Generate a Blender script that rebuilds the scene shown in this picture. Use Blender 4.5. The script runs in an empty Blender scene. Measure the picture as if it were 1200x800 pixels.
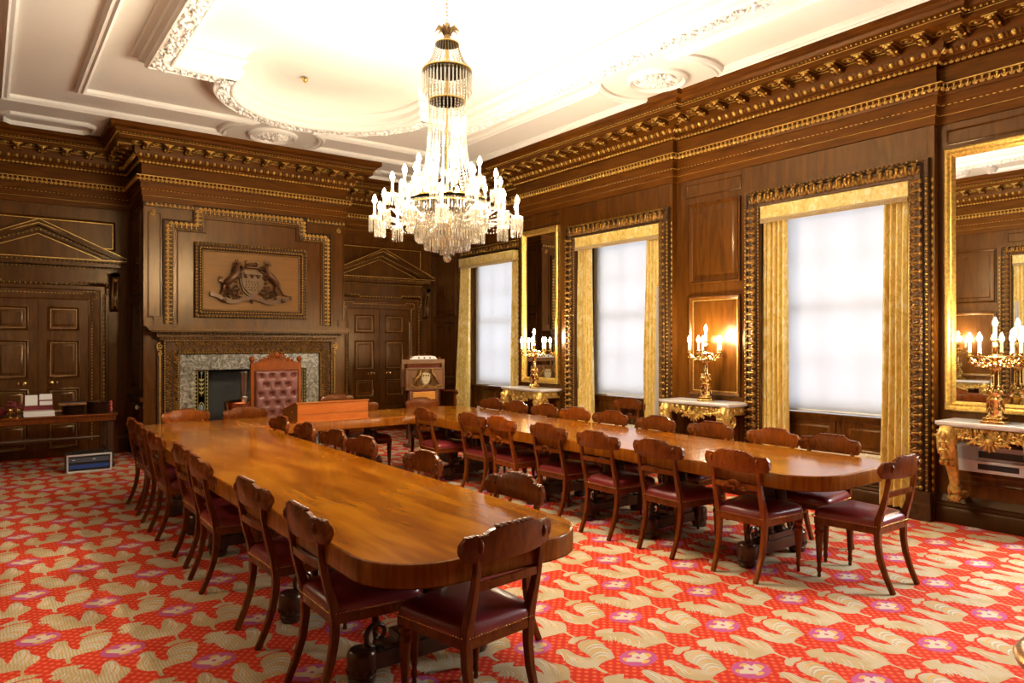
import bpy, bmesh, math, random
from mathutils import Vector as V, Matrix
rnd = random.Random(7)
scene = bpy.context.scene
col = scene.collection
PI = math.pi

# ------------------------------------------------------------------ mesh builder
def _sph(ns, nr):
    vs = [(0, 0, 1.0)]
    for i in range(1, nr):
        t = PI * i / nr
        for j in range(ns):
            p = 2 * PI * j / ns
            vs.append((math.sin(t) * math.cos(p), math.sin(t) * math.sin(p), math.cos(t)))
    vs.append((0, 0, -1.0))
    fs = []
    for j in range(ns):
        fs.append((0, 1 + j, 1 + (j + 1) % ns))
    for i in range(nr - 2):
        a = 1 + i * ns
        for j in range(ns):
            fs.append((a + j, a + ns + j, a + ns + (j + 1) % ns, a + (j + 1) % ns))
    a = 1 + (nr - 2) * ns
    n = len(vs) - 1
    for j in range(ns):
        fs.append((a + (j + 1) % ns, a + j, n))
    return vs, fs
SPH = {k: _sph(*k) for k in ((6, 4), (8, 5), (12, 8), (4, 2), (5, 4))}

class MB:
    def __init__(s):
        s.v = []; s.f = []; s.m = []
    def add(s, vs, fs, mat=0):
        b = len(s.v)
        s.v.extend(tuple(v) for v in vs)
        for f in fs:
            s.f.append(tuple(b + i for i in f)); s.m.append(mat)
    def box(s, x0, x1, y0, y1, z0, z1, mat=0, M=None):
        vs = [V((x, y, z)) for z in (z0, z1) for y in (y0, y1) for x in (x0, x1)]
        if M is not None: vs = [M @ v for v in vs]
        s.add(vs, [(0, 2, 3, 1), (4, 5, 7, 6), (0, 1, 5, 4), (2, 6, 7, 3), (0, 4, 6, 2), (1, 3, 7, 5)], mat)
    def blob(s, c, ax, ay=None, az=None, res=(6, 4), mat=0):
        if not isinstance(ax, V):
            if isinstance(ax, (tuple, list)):
                ax, ay, az = V((ax[0], 0, 0)), V((0, ax[1], 0)), V((0, 0, ax[2]))
            else:
                ax, ay, az = V((ax, 0, 0)), V((0, ax, 0)), V((0, 0, ax))
        c = V(c); vs, fs = SPH[res]
        s.add([c + ax * a + ay * b + az * d for a, b, d in vs], fs, mat)
    def lathe(s, prof, c=(0, 0, 0), n=16, mat=0, M=None, sx=1, sy=1):
        c = V(c); vs = []; fs = []
        for r, z in prof:
            for j in range(n):
                a = 2 * PI * j / n
                v = V((r * math.cos(a) * sx, r * math.sin(a) * sy, z))
                if M is not None: v = M @ v
                vs.append(v + c)
        k = len(prof)
        for i in range(k - 1):
            for j in range(n):
                fs.append((i * n + j, i * n + (j + 1) % n, (i + 1) * n + (j + 1) % n, (i + 1) * n + j))
        if prof[0][0] > 1e-4: fs.append(tuple(reversed(range(n))))
        if prof[-1][0] > 1e-4: fs.append(tuple(range((k - 1) * n, k * n)))
        s.add(vs, fs, mat)
    def tube(s, pts, rad, n=8, mat=0, closed=False, flat=1.0, up=None):
        pts = [V(p) for p in pts]; k = len(pts)
        rads = rad if isinstance(rad, (list, tuple)) else [rad] * k
        vs = []; fs = []; prev = None
        for i, p in enumerate(pts):
            if closed: t = pts[(i + 1) % k] - pts[i - 1]
            else: t = pts[min(i + 1, k - 1)] - pts[max(i - 1, 0)]
            t.normalize()
            if prev is None:
                a = V(up) if up else (V((0, 0, 1)) if abs(t.z) < .9 else V((1, 0, 0)))
            else: a = prev
            u = a - t * a.dot(t)
            if u.length < 1e-6: u = V((1, 0, 0)) - t * t.x
            u.normalize(); w = t.cross(u); prev = u
            for j in range(n):
                g = 2 * PI * j / n + (PI / 4 if n == 4 else 0)
                vs.append(p + (u * math.cos(g) + w * math.sin(g) * flat) * rads[i])
        for i in range(k if closed else k - 1):
            i2 = (i + 1) % k
            for j in range(n):
                fs.append((i * n + j, i * n + (j + 1) % n, i2 * n + (j + 1) % n, i2 * n + j))
        if not closed:
            fs.append(tuple(reversed(range(n)))); fs.append(tuple(range((k - 1) * n, k * n)))
        s.add(vs, fs, mat)
    def prism(s, poly, O, U, W, N, h0, h1, mat=0):
        """polygon in plane (U,W) extruded along N from h0 to h1"""
        O, U, W, N = V(O), V(U), V(W), V(N); k = len(poly)
        lo = [O + U * a + W * b + N * h0 for a, b in poly]
        hi = [O + U * a + W * b + N * h1 for a, b in poly]
        fs = [tuple(reversed(range(k))), tuple(range(k, 2 * k))]
        fs += [(i, (i + 1) % k, k + (i + 1) % k, k + i) for i in range(k)]
        s.add(lo + hi, fs, mat)
    def sweep(s, path, prof, O=(0, 0, 0), U=(1, 0, 0), W=(0, 1, 0), N=(0, 0, 1), closed=True, mat=0, capend=True):
        """profile (offset to the left of the path, height along N) swept along a mitred path in plane (U,W)"""
        O, U, W, N = V(O), V(U), V(W), V(N); k = len(path); q = len(prof)
        P = [V((a, b)) for a, b in path]
        mit = []
        for i in range(k):
            a = P[i] - P[i - 1] if (closed or i > 0) else None
            b = P[(i + 1) % k] - P[i] if (closed or i < k - 1) else None
            if a is None: a = b
            if b is None: b = a
            a = a.normalized(); b = b.normalized()
            na, nb = V((-a.y, a.x)), V((-b.y, b.x))
            m = na + nb
            if m.length < 1e-5: m = na
            m.normalize(); d = max(m.dot(na), .25)
            mit.append(m / d)
        vs = []
        for i in range(k):
            for o, h in prof:
                p = P[i] + mit[i] * o
                vs.append(O + U * p.x + W * p.y + N * h)
        fs = []
        for i in range(k if closed else k - 1):
            i2 = (i + 1) % k
            for j in range(q - 1):
                fs.append((i * q + j, i2 * q + j, i2 * q + j + 1, i * q + j + 1))
        if not closed and capend:
            fs.append(tuple(range(q))); fs.append(tuple(reversed(range((k - 1) * q, k * q))))
        s.add(vs, fs, mat)
    def build(s, name, mats, parent=None, loc=None, rot=None, ang=.6, smooth=True, fix=True):
        me = bpy.data.meshes.new(name)
        me.from_pydata(s.v, [], s.f)
        if not isinstance(mats, (list, tuple)): mats = [mats]
        for m in mats: me.materials.append(m)
        if len(mats) > 1: me.polygons.foreach_set('material_index', s.m)
        if fix:
            bm = bmesh.new(); bm.from_mesh(me)
            bmesh.ops.recalc_face_normals(bm, faces=bm.faces)
            bm.to_mesh(me); bm.free()
        if smooth:
            me.polygons.foreach_set('use_smooth', [True] * len(me.polygons))
            me.set_sharp_from_angle(angle=ang)
        o = bpy.data.objects.new(name, me); col.objects.link(o)
        if parent: o.parent = parent
        if loc: o.location = loc
        if rot is not None: o.rotation_euler = (0, 0, rot)
        return o

def bevel(o, w=.004, seg=2, ang=.6):
    m = o.modifiers.new('bevel', 'BEVEL'); m.width = w; m.segments = seg
    m.limit_method = 'ANGLE'; m.angle_limit = ang; m.harden_normals = False
    return o

def tag(o, label, cat, group=None):
    o['label'] = label; o['category'] = cat
    if group: o['group'] = group
    return o
def struct(o):
    o['kind'] = 'structure'; return o
def stuff(o):
    o['kind'] = 'stuff'; return o
def empty(name, loc=(0, 0, 0), rz=0, label=None, cat=None, group=None, parent=None):
    o = bpy.data.objects.new(name, None); col.objects.link(o)
    o.location = loc; o.rotation_euler = (0, 0, rz); o.empty_display_size = .1
    if label: tag(o, label, cat, group)
    if parent: o.parent = parent
    return o
def dup(o, loc=None, rz=None, label=None, parent=None, top=True):
    c = o.copy(); col.objects.link(c)
    if parent is not None: c.parent = parent
    for ch in list(o.children): dup(ch, parent=c)
    if loc is not None: c.location = loc
    if rz is not None: c.rotation_euler = (0, 0, rz)
    if label: c['label'] = label
    return c
# ------------------------------------------------------------------ materials
def mat(name, color, rough=.5, metal=0, spec=.5, coat=0, emit=None, estr=0, trans=0, sheen=0):
    m = bpy.data.materials.new(name); m.use_nodes = True
    b = m.node_tree.nodes['Principled BSDF']
    b.inputs['Base Color'].default_value = (*color, 1)
    b.inputs['Roughness'].default_value = rough
    b.inputs['Metallic'].default_value = metal
    b.inputs['Specular IOR Level'].default_value = spec
    b.inputs['Coat Weight'].default_value = coat
    b.inputs['Coat Roughness'].default_value = .08
    b.inputs['Transmission Weight'].default_value = trans
    b.inputs['Sheen Weight'].default_value = sheen
    if emit:
        b.inputs['Emission Color'].default_value = (*emit, 1)
        b.inputs['Emission Strength'].default_value = estr
    return m
def nodes(m): 
    return m.node_tree.nodes, m.node_tree.links, m.node_tree.nodes['Principled BSDF']
def ramp(nt, fac, stops, interp='LINEAR'):
    r = nt.nodes.new('ShaderNodeValToRGB'); r.color_ramp.interpolation = interp
    els = r.color_ramp.elements
    while len(els) < len(stops): els.new(.5)
    for e, (p, c) in zip(els, stops):
        e.position = p; e.color = (*c, 1)
    nt.links.new(fac, r.inputs[0]); return r.outputs[0]
def coords(nt, scale=(1, 1, 1), rot=(0, 0, 0), kind='Object'):
    tc = nt.nodes.new('ShaderNodeTexCoord'); mp = nt.nodes.new('ShaderNodeMapping')
    mp.inputs['Scale'].default_value = scale; mp.inputs['Rotation'].default_value = rot
    nt.links.new(tc.outputs[kind], mp.inputs[0]); return mp.outputs[0]
def noise(nt, vec, scale=5, detail=4, rough=.5, dist=0):
    n = nt.nodes.new('ShaderNodeTexNoise'); n.inputs['Scale'].default_value = scale
    n.inputs['Detail'].default_value = detail; n.inputs['Roughness'].default_value = rough
    n.inputs['Distortion'].default_value = dist
    nt.links.new(vec, n.inputs['Vector']); return n.outputs[0]
def bump(nt, h, strength=.2, dist=.01):
    b = nt.nodes.new('ShaderNodeBump'); b.inputs['Strength'].default_value = strength
    b.inputs['Distance'].default_value = dist
    nt.links.new(h, b.inputs['Height'])
    nt.links.new(b.outputs[0], nt.nodes['Principled BSDF'].inputs['Normal']); return b
def wood(name, c0, c1, rough=.3, coat=.3, scale=(1, 1, 6), nscale=5, dist=1.5, spec=.5, c2=None, bumps=.05, tint=(1, .74, .46)):
    m = mat(name, c0, rough, coat=coat, spec=spec); nt = m.node_tree
    m.node_tree.nodes['Principled BSDF'].inputs['Specular Tint'].default_value = (*tint, 1)      # amber varnish
    v = coords(nt, scale)
    n = noise(nt, v, nscale, 6, .6, dist)
    st = [(.3, c0), (.7, c1)] if c2 is None else [(.25, c0), (.5, c1), (.75, c2)]
    c = ramp(nt, n, st); nt.links.new(c, nt.nodes['Principled BSDF'].inputs['Base Color'])
    n2 = noise(nt, coords(nt, tuple(x * 6 for x in scale)), nscale * 2, 3)
    bump(nt, n2, bumps, .002)
    return m
# walls: dark walnut; the grain runs upright
M_WALL = wood('panelling_walnut', (.048, .0140, .0014), (.112, .0350, .0034), .27, .0, (5, 5, .7), 2.2, 1.2, spec=.5)
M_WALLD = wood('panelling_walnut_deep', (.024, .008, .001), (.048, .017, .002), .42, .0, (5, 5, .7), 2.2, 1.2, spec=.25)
M_ENT = wood('entablature_walnut', (.070, .0190, .0012), (.145, .0440, .0028), .42, .0, (.8, .8, 6), 2.5, 1.2, spec=.2)
M_ARMS = wood('arms_panel_oak', (.16, .064, .010), (.22, .092, .016), .45, .0, (1, 1, 8), 3, .8)
def veneer(name, c0, c1, c2, scale):
    m = mat(name, c1, .14, coat=.0, spec=.5); nt = m.node_tree
    nt.nodes['Principled BSDF'].inputs['Specular Tint'].default_value = (1, .82, .58, 1)
    a = noise(nt, coords(nt, scale), 1.7, 2, .45, .5); b = noise(nt, coords(nt, tuple(x * 2.2 for x in scale)), 2.4, 1, .5, .2)
    mx = nt.nodes.new('ShaderNodeMath'); mx.operation = 'MULTIPLY_ADD'; mx.inputs[1].default_value = .28
    nt.links.new(b, mx.inputs[0])
    ml = nt.nodes.new('ShaderNodeMath'); ml.operation = 'MULTIPLY'; ml.inputs[1].default_value = .72; nt.links.new(a, ml.inputs[0]); nt.links.new(ml.outputs[0], mx.inputs[2])
    c = ramp(nt, mx.outputs[0], [(.36, c0), (.5, c1), (.64, c2)]); nt.links.new(c, nt.nodes['Principled BSDF'].inputs['Base Color']); return m
M_TABLE = veneer('table_mahogany_veneer', (.20, .050, .0015), (.30, .090, .0030), (.42, .150, .006), (3.2, .55, 1))
M_TEDGE = wood('table_edge_veneer', (.14, .034, .002), (.28, .085, .005), .25, .0, (7, 7, .6), 3.0, 1.0, bumps=.01)
M_CHAIR = wood('chair_mahogany', (.075, .015, .0025), (.16, .038, .005), .27, .0, (4, 4, 1.5), 5, 1.2, spec=.35)
M_CHAIRR = wood('chair_red_mahogany', (.14, .028, .003), (.26, .060, .006), .27, .0, (4, 4, 1.5), 5, 1.2, spec=.35)
M_FRINGE = mat('pelmet_fringe_beige', (.50, .36, .17), .8)
M_BASE = wood('pedestal_dark_wood', (.028, .012, .007), (.05, .02, .01), .3, .3, (3, 3, 3), 4, 1)
M_DESK = wood('desk_red_cedar', (.33, .07, .008), (.46, .125, .014), .3, .1, (1, 5, 5), 2.5, 1.5)
M_DESKD = wood('desk_olive_side', (.17, .075, .018), (.24, .11, .03), .25, .3, (1, 5, 5), 2.5, 1.5)
def gilt(name, c, rough=.35, metal=.85, b=.5, sc=60):
    m = mat(name, c, rough, metal); nt = m.node_tree
    n = noise(nt, coords(nt), sc, 4, .6)
    bump(nt, n, b, .004)
    dk = tuple(x * .55 for x in c)
    cc = ramp(nt, noise(nt, coords(nt), sc * .6, 3, .6), [(.35, dk), (.6, c)])
    nt.links.new(cc, nt.nodes['Principled BSDF'].inputs['Base Color'])
    return m
M_DULL = gilt('dull_gilt_line', (.30, .16, .045), .4, .5, .4)
M_GOLD = gilt('gilt_bright', (.80, .50, .12), .32, .55, .25)
M_GOLDP = gilt('gilt_polished', (.92, .62, .22), .16, 1, .1)
M_GILT = gilt('gilt_moulding', (.85, .53, .12), .36, .75, .4)
M_CARVE = gilt('carved_bronze_gilt', (.30, .15, .030), .36, .8, .8, 45)
M_CARVEH = gilt('carved_gilt_relief', (.70, .39, .065), .36, .9, .8, 60)
M_CARVED = gilt('carved_dark_ground', (.085, .036, .009), .5, .6, .8, 45)
M_WHITE = mat('ceiling_plaster_white', (.90, .88, .82), .7)
M_CREAM = mat('ceiling_plaster_cream', (.87, .84, .76), .75)
M_FOLI = mat('ceiling_foliage_plaster', (.91, .89, .84), .7)
M_MARB = mat('white_marble', (.78, .73, .68), .15, coat=.3)
M_MIRROR = mat('mirror_glass', (.88, .88, .86), .01, 1)
M_BRASS = mat('brass', (.80, .52, .16), .2, 1)
M_BLACK = mat('black_plastic', (.012, .012, .014), .4)
M_STEEL = mat('steel', (.55, .54, .50), .22, 1)
M_COPPER = mat('copper', (.72, .26, .10), .25, 1)
M_PAPER = mat('white_paper', (.85, .84, .80), .6)
M_SILV = mat('aluminium_edge', (.70, .70, .72), .35, .4)
M_CANDLE = mat('candle_sleeve', (.90, .82, .62), .5, emit=(1, .72, .32), estr=.35)
M_BULB = mat('flame_bulb', (1, .9, .7), .3, emit=(1, .80, .48), estr=26)
for m_ in (M_CANDLE, M_BULB): m_.cycles.emission_sampling = 'NONE'
# marble slips round the hearth
def marble_grey():
    m = mat('veined_grey_marble', (.3, .3, .26), .18, coat=.3); nt = m.node_tree
    n = noise(nt, coords(nt, (1, 1, 1), (0, .6, 0)), 9, 6, .65, 2.2)
    c = ramp(nt, n, [(.38, (.11, .10, .075)), (.5, (.25, .23, .18)), (.62, (.50, .47, .40))])
    nt.links.new(c, nt.nodes['Principled BSDF'].inputs['Base Color']); return m
M_SLIP = marble_grey()
def leather(name, c, rough=.3, b=.12):
    m = mat(name, c, rough, coat=.15, spec=.5); nt = m.node_tree
    v = nt.nodes.new('ShaderNodeTexVoronoi'); v.inputs['Scale'].default_value = 260
    nt.links.new(coords(nt), v.inputs['Vector']); bump(nt, v.outputs[0], b, .001)
    return m
M_LEATH = leather('burgundy_leather', (.165, .016, .017), .33)
M_TUFT = leather('rose_red_leather', (.15, .042, .026), .34)
def damask(name, c0, c1, c2):
    m = mat(name, c0, .45, sheen=.3); nt = m.node_tree
    v = coords(nt, (1, 1, .6))
    n = noise(nt, v, 13, 3, .55, 1.6)
    c = ramp(nt, n, [(.40, c0), (.47, c1), (.54, c1), (.62, c2)])
    nt.links.new(c, nt.nodes['Principled BSDF'].inputs['Base Color'])
    bump(nt, n, .15, .004); return m
M_CURT = damask('gold_damask', (.64, .43, .07), (.80, .58, .15), (.87, .73, .36))
M_LINING = mat('curtain_lining', (.62, .58, .55), .8)
M_CUSH = damask('seat_cushion_damask', (.66, .58, .40), (.74, .66, .48), (.80, .74, .60))
def crystal():
    m = bpy.data.materials.new('cut_crystal'); m.use_nodes = True; nt = m.node_tree
    nt.nodes.clear(); out = nt.nodes.new('ShaderNodeOutputMaterial')
    g = nt.nodes.new('ShaderNodeBsdfGlossy'); g.inputs['Roughness'].default_value = .06; g.inputs['Color'].default_value = (1, .98, .95, 1)
    t = nt.nodes.new('ShaderNodeBsdfTransparent'); t.inputs['Color'].default_value = (.97, .94, .88, 1)
    d = nt.nodes.new('ShaderNodeBsdfTranslucent'); d.inputs['Color'].default_value = (.95, .90, .80, 1)
    a = nt.nodes.new('ShaderNodeMixShader'); a.inputs[0].default_value = .42
    b = nt.nodes.new('ShaderNodeMixShader'); b.inputs[0].default_value = .14
    nt.links.new(t.outputs[0], a.inputs[1]); nt.links.new(g.outputs[0], a.inputs[2])
    nt.links.new(a.outputs[0], b.inputs[1]); nt.links.new(d.outputs[0], b.inputs[2])
    nt.links.new(b.outputs[0], out.inputs[0]); return m
M_CRYS = crystal()
def blindmat():
    m = bpy.data.materials.new('roller_blind_fabric'); m.use_nodes = True; nt = m.node_tree
    nt.nodes.clear(); out = nt.nodes.new('ShaderNodeOutputMaterial')
    t = nt.nodes.new('ShaderNodeBsdfTranslucent'); t.inputs['Color'].default_value = (.93, .93, .95, 1)
    d = nt.nodes.new('ShaderNodeBsdfDiffuse'); d.inputs['Color'].default_value = (.80, .78, .75, 1)
    b = nt.nodes.new('ShaderNodeMixShader'); b.inputs[0].default_value = .3
    nt.links.new(t.outputs[0], b.inputs[1]); nt.links.new(d.outputs[0], b.inputs[2])
    nt.links.new(b.outputs[0], out.inputs[0]); return m
M_BLIND = blindmat()

# ------------------------------------------------------------------ carving helpers (meshes only)
def leaf(mb, p, t, n, w, l, h, mat=0):
    """one acanthus leaf: p base centre, t growth direction, n outward normal"""
    p, t, n = V(p), V(t).normalized(), V(n).normalized(); s = t.cross(n)
    mb.blob(p + t * l * .45 + n * h * .3, s * w * .22, t * l * .52, n * h * .8, mat=mat)
    for k in (-1, 1):
        d = (t + s * k * .55).normalized(); e = d.cross(n)
        mb.blob(p + t * l * .28 + s * k * w * .27 + n * h * .2, e * w * .17, d * l * .36, n * h * .55, mat=mat)
    mb.blob(p + t * l * .92 + n * h * .75, s * w * .26, t * l * .12, n * h * .4, mat=mat)
def run(A, B, sp):
    A, B = V(A), V(B); L = (B - A).length; k = max(1, round(L / sp)); t = (B - A) / L
    return [(A + t * L * (i + .5) / k, t, L / k) for i in range(k)]
def leaves_row(mb, A, B, side, n, sp, l, h, mat=0, wf=.95):
    for p, t, s in run(A, B, sp): leaf(mb, p, side, n, s * wf, l, h, mat)
def eggs_row(mb, A, B, up, n, sp, l, h, mat=0):
    up, n = V(up), V(n)
    for p, t, s in run(A, B, sp):
        mb.blob(p + n * h * .3, t * s * .27, up * l * .5, n * h, mat=mat)
        mb.blob(p + t * s * .5 + n * h * .2, t * s * .09, up * l * .5, n * h * .8, res=(4, 2), mat=mat)
def beads_row(mb, A, B, up, n, sp, r, mat=0):
    up, n = V(up), V(n)
    for p, t, s in run(A, B, sp): mb.blob(p, t * s * .42, up * r, n * r, res=(5, 4), mat=mat)
def guilloche_row(mb, A, B, up, n, sp, r, mat=0):
    up, n = V(up), V(n)
    for p, t, s in run(A, B, sp):
        mb.tube([p + (t * math.cos(a) * s * .46 + up * math.sin(a) * r) + n * .004 for a in [2 * PI * i / 8 for i in range(8)]], r * .2, 4, mat, closed=True)
        mb.blob(p + n * .006, r * .38, mat=mat)
def scroll(mb, c, U, W, N, r, turns=1.6, rad=.01, mat=0, start=0, hand=1, n=6, flat=1.0):
    c, U, W, N = V(c), V(U), V(W), V(N); pts = []; rr = []
    K = int(turns * 12)
    for i in range(K + 1):
        f = i / K; a = start + hand * turns * 2 * PI * f; q = r * (1 - .82 * f)
        pts.append(c + U * q * math.cos(a) + W * q * math.sin(a)); rr.append(rad * (1 - .45 * f))
    mb.tube(pts, rr, n, mat, flat=flat, up=N)
    mb.blob(pts[-1], r * .2, mat=mat)
def rect(x0, x1, y0, y1): return [(x0, y0), (x1, y0), (x1, y1), (x0, y1)]
def panel(mb, O, U, W, N, x0, x1, y0, y1, w=.03, h=.018, mat=0, field=None, fmat=0, gold=None):
    """moulded panel frame on a plane, optional raised field"""
    mb.sweep(rect(x0, x1, y0, y1), [(0, 0), (0, h), (w * .3, h * 1.25), (w * .55, h * .6), (w, h * .25), (w, 0)], O, U, W, N, True, mat)
    if gold is not None:
        mb.sweep(rect(x0 + w, x1 - w, y0 + w, y1 - w), [(0, 0), (0, .008), (.009, .008), (.009, 0)], O, U, W, N, True, gold)
    if field:
        a = w + field
        mb.sweep(rect(x0 + a, x1 - a, y0 + a, y1 - a), [(0, 0), (.02, .008), (.021, .009)], O, U, W, N, True, fmat)
        b = a + .021
        mb.prism(rect(x0 + b, x1 - b, y0 + b, y1 - b), O, U, W, N, 0, .009, fmat)
# camera (24.9 mm equivalent, eye height 1.6 m)
def camera():
    yaw, pit, rol = math.radians(36.81611821), math.radians(.12582633), math.radians(-.04941864)
    d = V((math.sin(yaw) * math.cos(pit), math.cos(yaw) * math.cos(pit), math.sin(pit)))
    r = V((math.cos(yaw), -math.sin(yaw), 0)); u = r.cross(d)
    r2 = r * math.cos(rol) + u * math.sin(rol); u2 = u * math.cos(rol) - r * math.sin(rol)
    cam = bpy.data.cameras.new('camera'); cam.sensor_width = 36; cam.lens = 829.27 / 1200 * 36; cam.clip_start = .05
    o = bpy.data.objects.new('camera', cam); col.objects.link(o)
    M = Matrix((r2, u2, -d)).transposed().to_4x4(); M.translation = V((0, 0, 1.6))
    o.matrix_world = M; scene.camera = o
    return (829.27, r2, u2, d)
FCAM = camera()
XR, XL, YB, YN, ZC = 6.92, -.45, 11.85, -1.3, 4.50
XA, XB = 6.84, 6.76
X_, Y_, Z_ = V((1, 0, 0)), V((0, 1, 0)), V((0, 0, 1))
WINC = [.86, 3.80, 6.74, 9.82]          # window centres along the right wall
OPW, OPZ = .80, 3.10
def face(y): return XA if 2.81 < y < 5.75 else (XB if 5.75 < y < 8.85 else XR)

# ---- walls
def wall_right():
    mb = MB()
    edges = [YN - .2]
    for c in WINC: edges += [c - OPW, c + OPW]
    edges.append(YB + .2)
    for i in range(0, len(edges), 2):
        a, b = edges[i], edges[i + 1]
        cuts = sorted([a, b] + [q for q in (2.81, 5.75, 8.85) if a < q < b])
        for p, q in zip(cuts, cuts[1:]): mb.box(face((p + q) / 2), 7.4, p, q, 0, ZC + .1)
    for c in WINC:
        mb.box(face(c), 7.4, c - OPW, c + OPW, OPZ, ZC + .1)
        mb.box(7.04, 7.4, c - OPW, c + OPW, 0, .84)
        # panelled apron under the window
        O = (7.04, 0, 0)
        panel(mb, O, Y_, Z_, -X_, c - .66, c - .04, .50, .80, .03, .016, field=.03)
        panel(mb, O, Y_, Z_, -X_, c + .04, c + .66, .50, .80, .03, .016, field=.03)
        mb.box(6.99, 7.06, c - OPW, c + OPW, .835, .862)
        mb.box(7.01, 7.06, c - OPW, c + OPW, .80, .835)
    # dado under consoles and piers: panels
    for x, a, b in ((XR, 1.86, 2.79), (XA, 4.80, 5.72), (XB, 7.76, 8.80), (XR, 10.86, 11.78)):
        O = (x, 0, 0)
        panel(mb, O, Y_, Z_, -X_, a + .06, b - .06, .36, .80, .035, .02, field=.03)
        mb.box(x - .05, x + .02, a, b, .86, .885); mb.box(x - .03, x + .02, a, b, .83, .86)
    # pier two: two tall panels, one above the other
    panel(mb, (XA, 0, 0), Y_, Z_, -X_, 4.83, 5.55, 2.30, 3.26, .045, .028, field=.05)
    panel(mb, (XA, 0, 0), Y_, Z_, -X_, 4.83, 5.55, .99, 2.15, .045, .028, gold=1)
    # far pier by the corner
    panel(mb, (XR, 0, 0), Y_, Z_, -X_, 10.95, 11.70, 2.10, 3.26, .04, .022, field=.04)
    panel(mb, (XR, 0, 0), Y_, Z_, -X_, 10.95, 11.70, .95, 2.00, .04, .022, field=.04)
    # narrow panels between window heads and the architrave
    for c in WINC:
        mb.box(face(c) - .004, face(c) + .01, c - .93, c + .93, 3.32, 3.545)
    panel(mb, (XR, 0, 0), Y_, Z_, -X_, 1.92, 2.74, 3.36, 3.50, .02, .01)
    panel(mb, (XB, 0, 0), Y_, Z_, -X_, 7.84, 8.72, 3.36, 3.50, .02, .01)
    panel(mb, (XA, 0, 0), Y_, Z_, -X_, 4.83, 5.60, 3.34, 3.50, .02, .01)
    return struct(mb.build('wall_right', [M_WALL, M_GILT]))
wall_right()
def wall_left():
    mb = MB()
    mb.box(XL - .4, XL, YN - .2, YB + .2, 0, ZC + .1)
    for c in (3.78, 6.72, .70, 9.7):
        panel(mb, (XL, 0, 0), Y_, Z_, X_, c - .9, c + .9, 3.33, 3.50, .02, .010)
    for a, b in ((4.80, 5.70), (7.75, 8.70)):
        panel(mb, (XL, 0, 0), Y_, Z_, X_, a + .05, b - .05, 2.30, 3.26, .045, .028, field=.05)
        panel(mb, (XL, 0, 0), Y_, Z_, X_, a + .05, b - .05, .99, 2.15, .045, .028, gold=1)
        panel(mb, (XL, 0, 0), Y_, Z_, X_, a + .05, b - .05, .36, .80, .035, .02, field=.03)
    mb.box(XL - .01, XL + .04, YN, YB, .84, .88)
    return struct(mb.build('wall_left', [M_WALL, M_GILT]))
wall_left()
def wall_near():
    mb = MB(); mb.box(XL - .4, 7.4, YN - .3, YN, 0, ZC + .1)
    for i in range(5):
        a = XL + .2 + i * 1.47
        panel(mb, (0, YN, 0), -X_, Z_, Y_, -a - 1.2, -a, 1.0, 3.3, .045, .028, field=.05)
        panel(mb, (0, YN, 0), -X_, Z_, Y_, -a - 1.2, -a, .36, .80, .035, .02, field=.03)
    return struct(mb.build('wall_near', [M_WALL]))
wall_near()
def wall_back():
    mb = MB()
    mb.box(XL - .4, 1.77, YB, YB + .4, 0, ZC + .1)
    mb.box(4.69, 7.4, YB, YB + .4, 0, ZC + .1)
    for cx, a, b in ((.62, XL, 1.77), (5.82, 4.69, XR)):
        O = (0, YB, 0)
        panel(mb, O, X_, Z_, -Y_, a + .2, b - .2, 2.95, 3.38, .03, .018, gold=1)
    # sides of the breast seen as returns are part of the chimney breast
    return struct(mb.build('wall_back', [M_WALL, M_GILT]))
wall_back()
CX = 3.235
def chimney_breast():
    mb = MB(); y0, y1 = 10.80, YB + .4
    mb.box(1.77, 2.615, y0, y1, 0, ZC + .1); mb.box(3.855, 4.69, y0, y1, 0, ZC + .1)
    mb.box(2.615, 3.855, y0, y1, 1.20, ZC + .1)
    O = (0, y0, 0)
    # side returns: panels of the jamb facing left
    for x, N in ((1.77, -X_), (4.69, X_)):
        P = (x, 0, 0)
        U = -Y_ if N.x < 0 else Y_
        def pr(a, b, z0, z1):
            if N.x < 0: panel(mb, P, U, Z_, N, -b, -a, z0, z1, .035, .02, field=.03)
            else: panel(mb, P, U, Z_, N, a, b, z0, z1, .035, .02, field=.03)
        pr(10.95, 11.72, .96, 2.19); pr(10.95, 11.72, 2.30, 3.45); pr(10.95, 11.72, .25, .74)
        s = -1 if N.x < 0 else 1
        xa, xb = sorted((x, x + s * .05)); mb.box(xa, xb, 10.76, 11.85, .80, .86)
        xa, xb = sorted((x, x + s * .035)); mb.box(xa, xb, 10.77, 11.85, 0, .18)
    # flat pilaster strips beside the overmantel
    for a, b in ((1.79, 1.99), (4.48, 4.68)):
        mb.sweep(rect(a + .03, b, 1.96, 3.42), [(0, 0), (0, .012), (.012, .014), (.016, .004), (.016, 0)], O, X_, Z_, -Y_)
        mb.box(a + .10, b + .02, y0 - .03, y0, 1.86, 1.97)
    # moulded fields beside the arms
    mb.sweep([(2.19, 1.88), (2.19, 3.20), (2.56, 3.20), (2.56, 3.40), (3.91, 3.40), (3.91, 3.20), (4.30, 3.20), (4.30, 1.88)], [(0, 0), (0, .012), (-.012, .014), (-.02, 0)], O, X_, Z_, -Y_, False)
    return struct(mb.build('chimney_breast', [M_WALL]))
chimney_breast()
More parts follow.
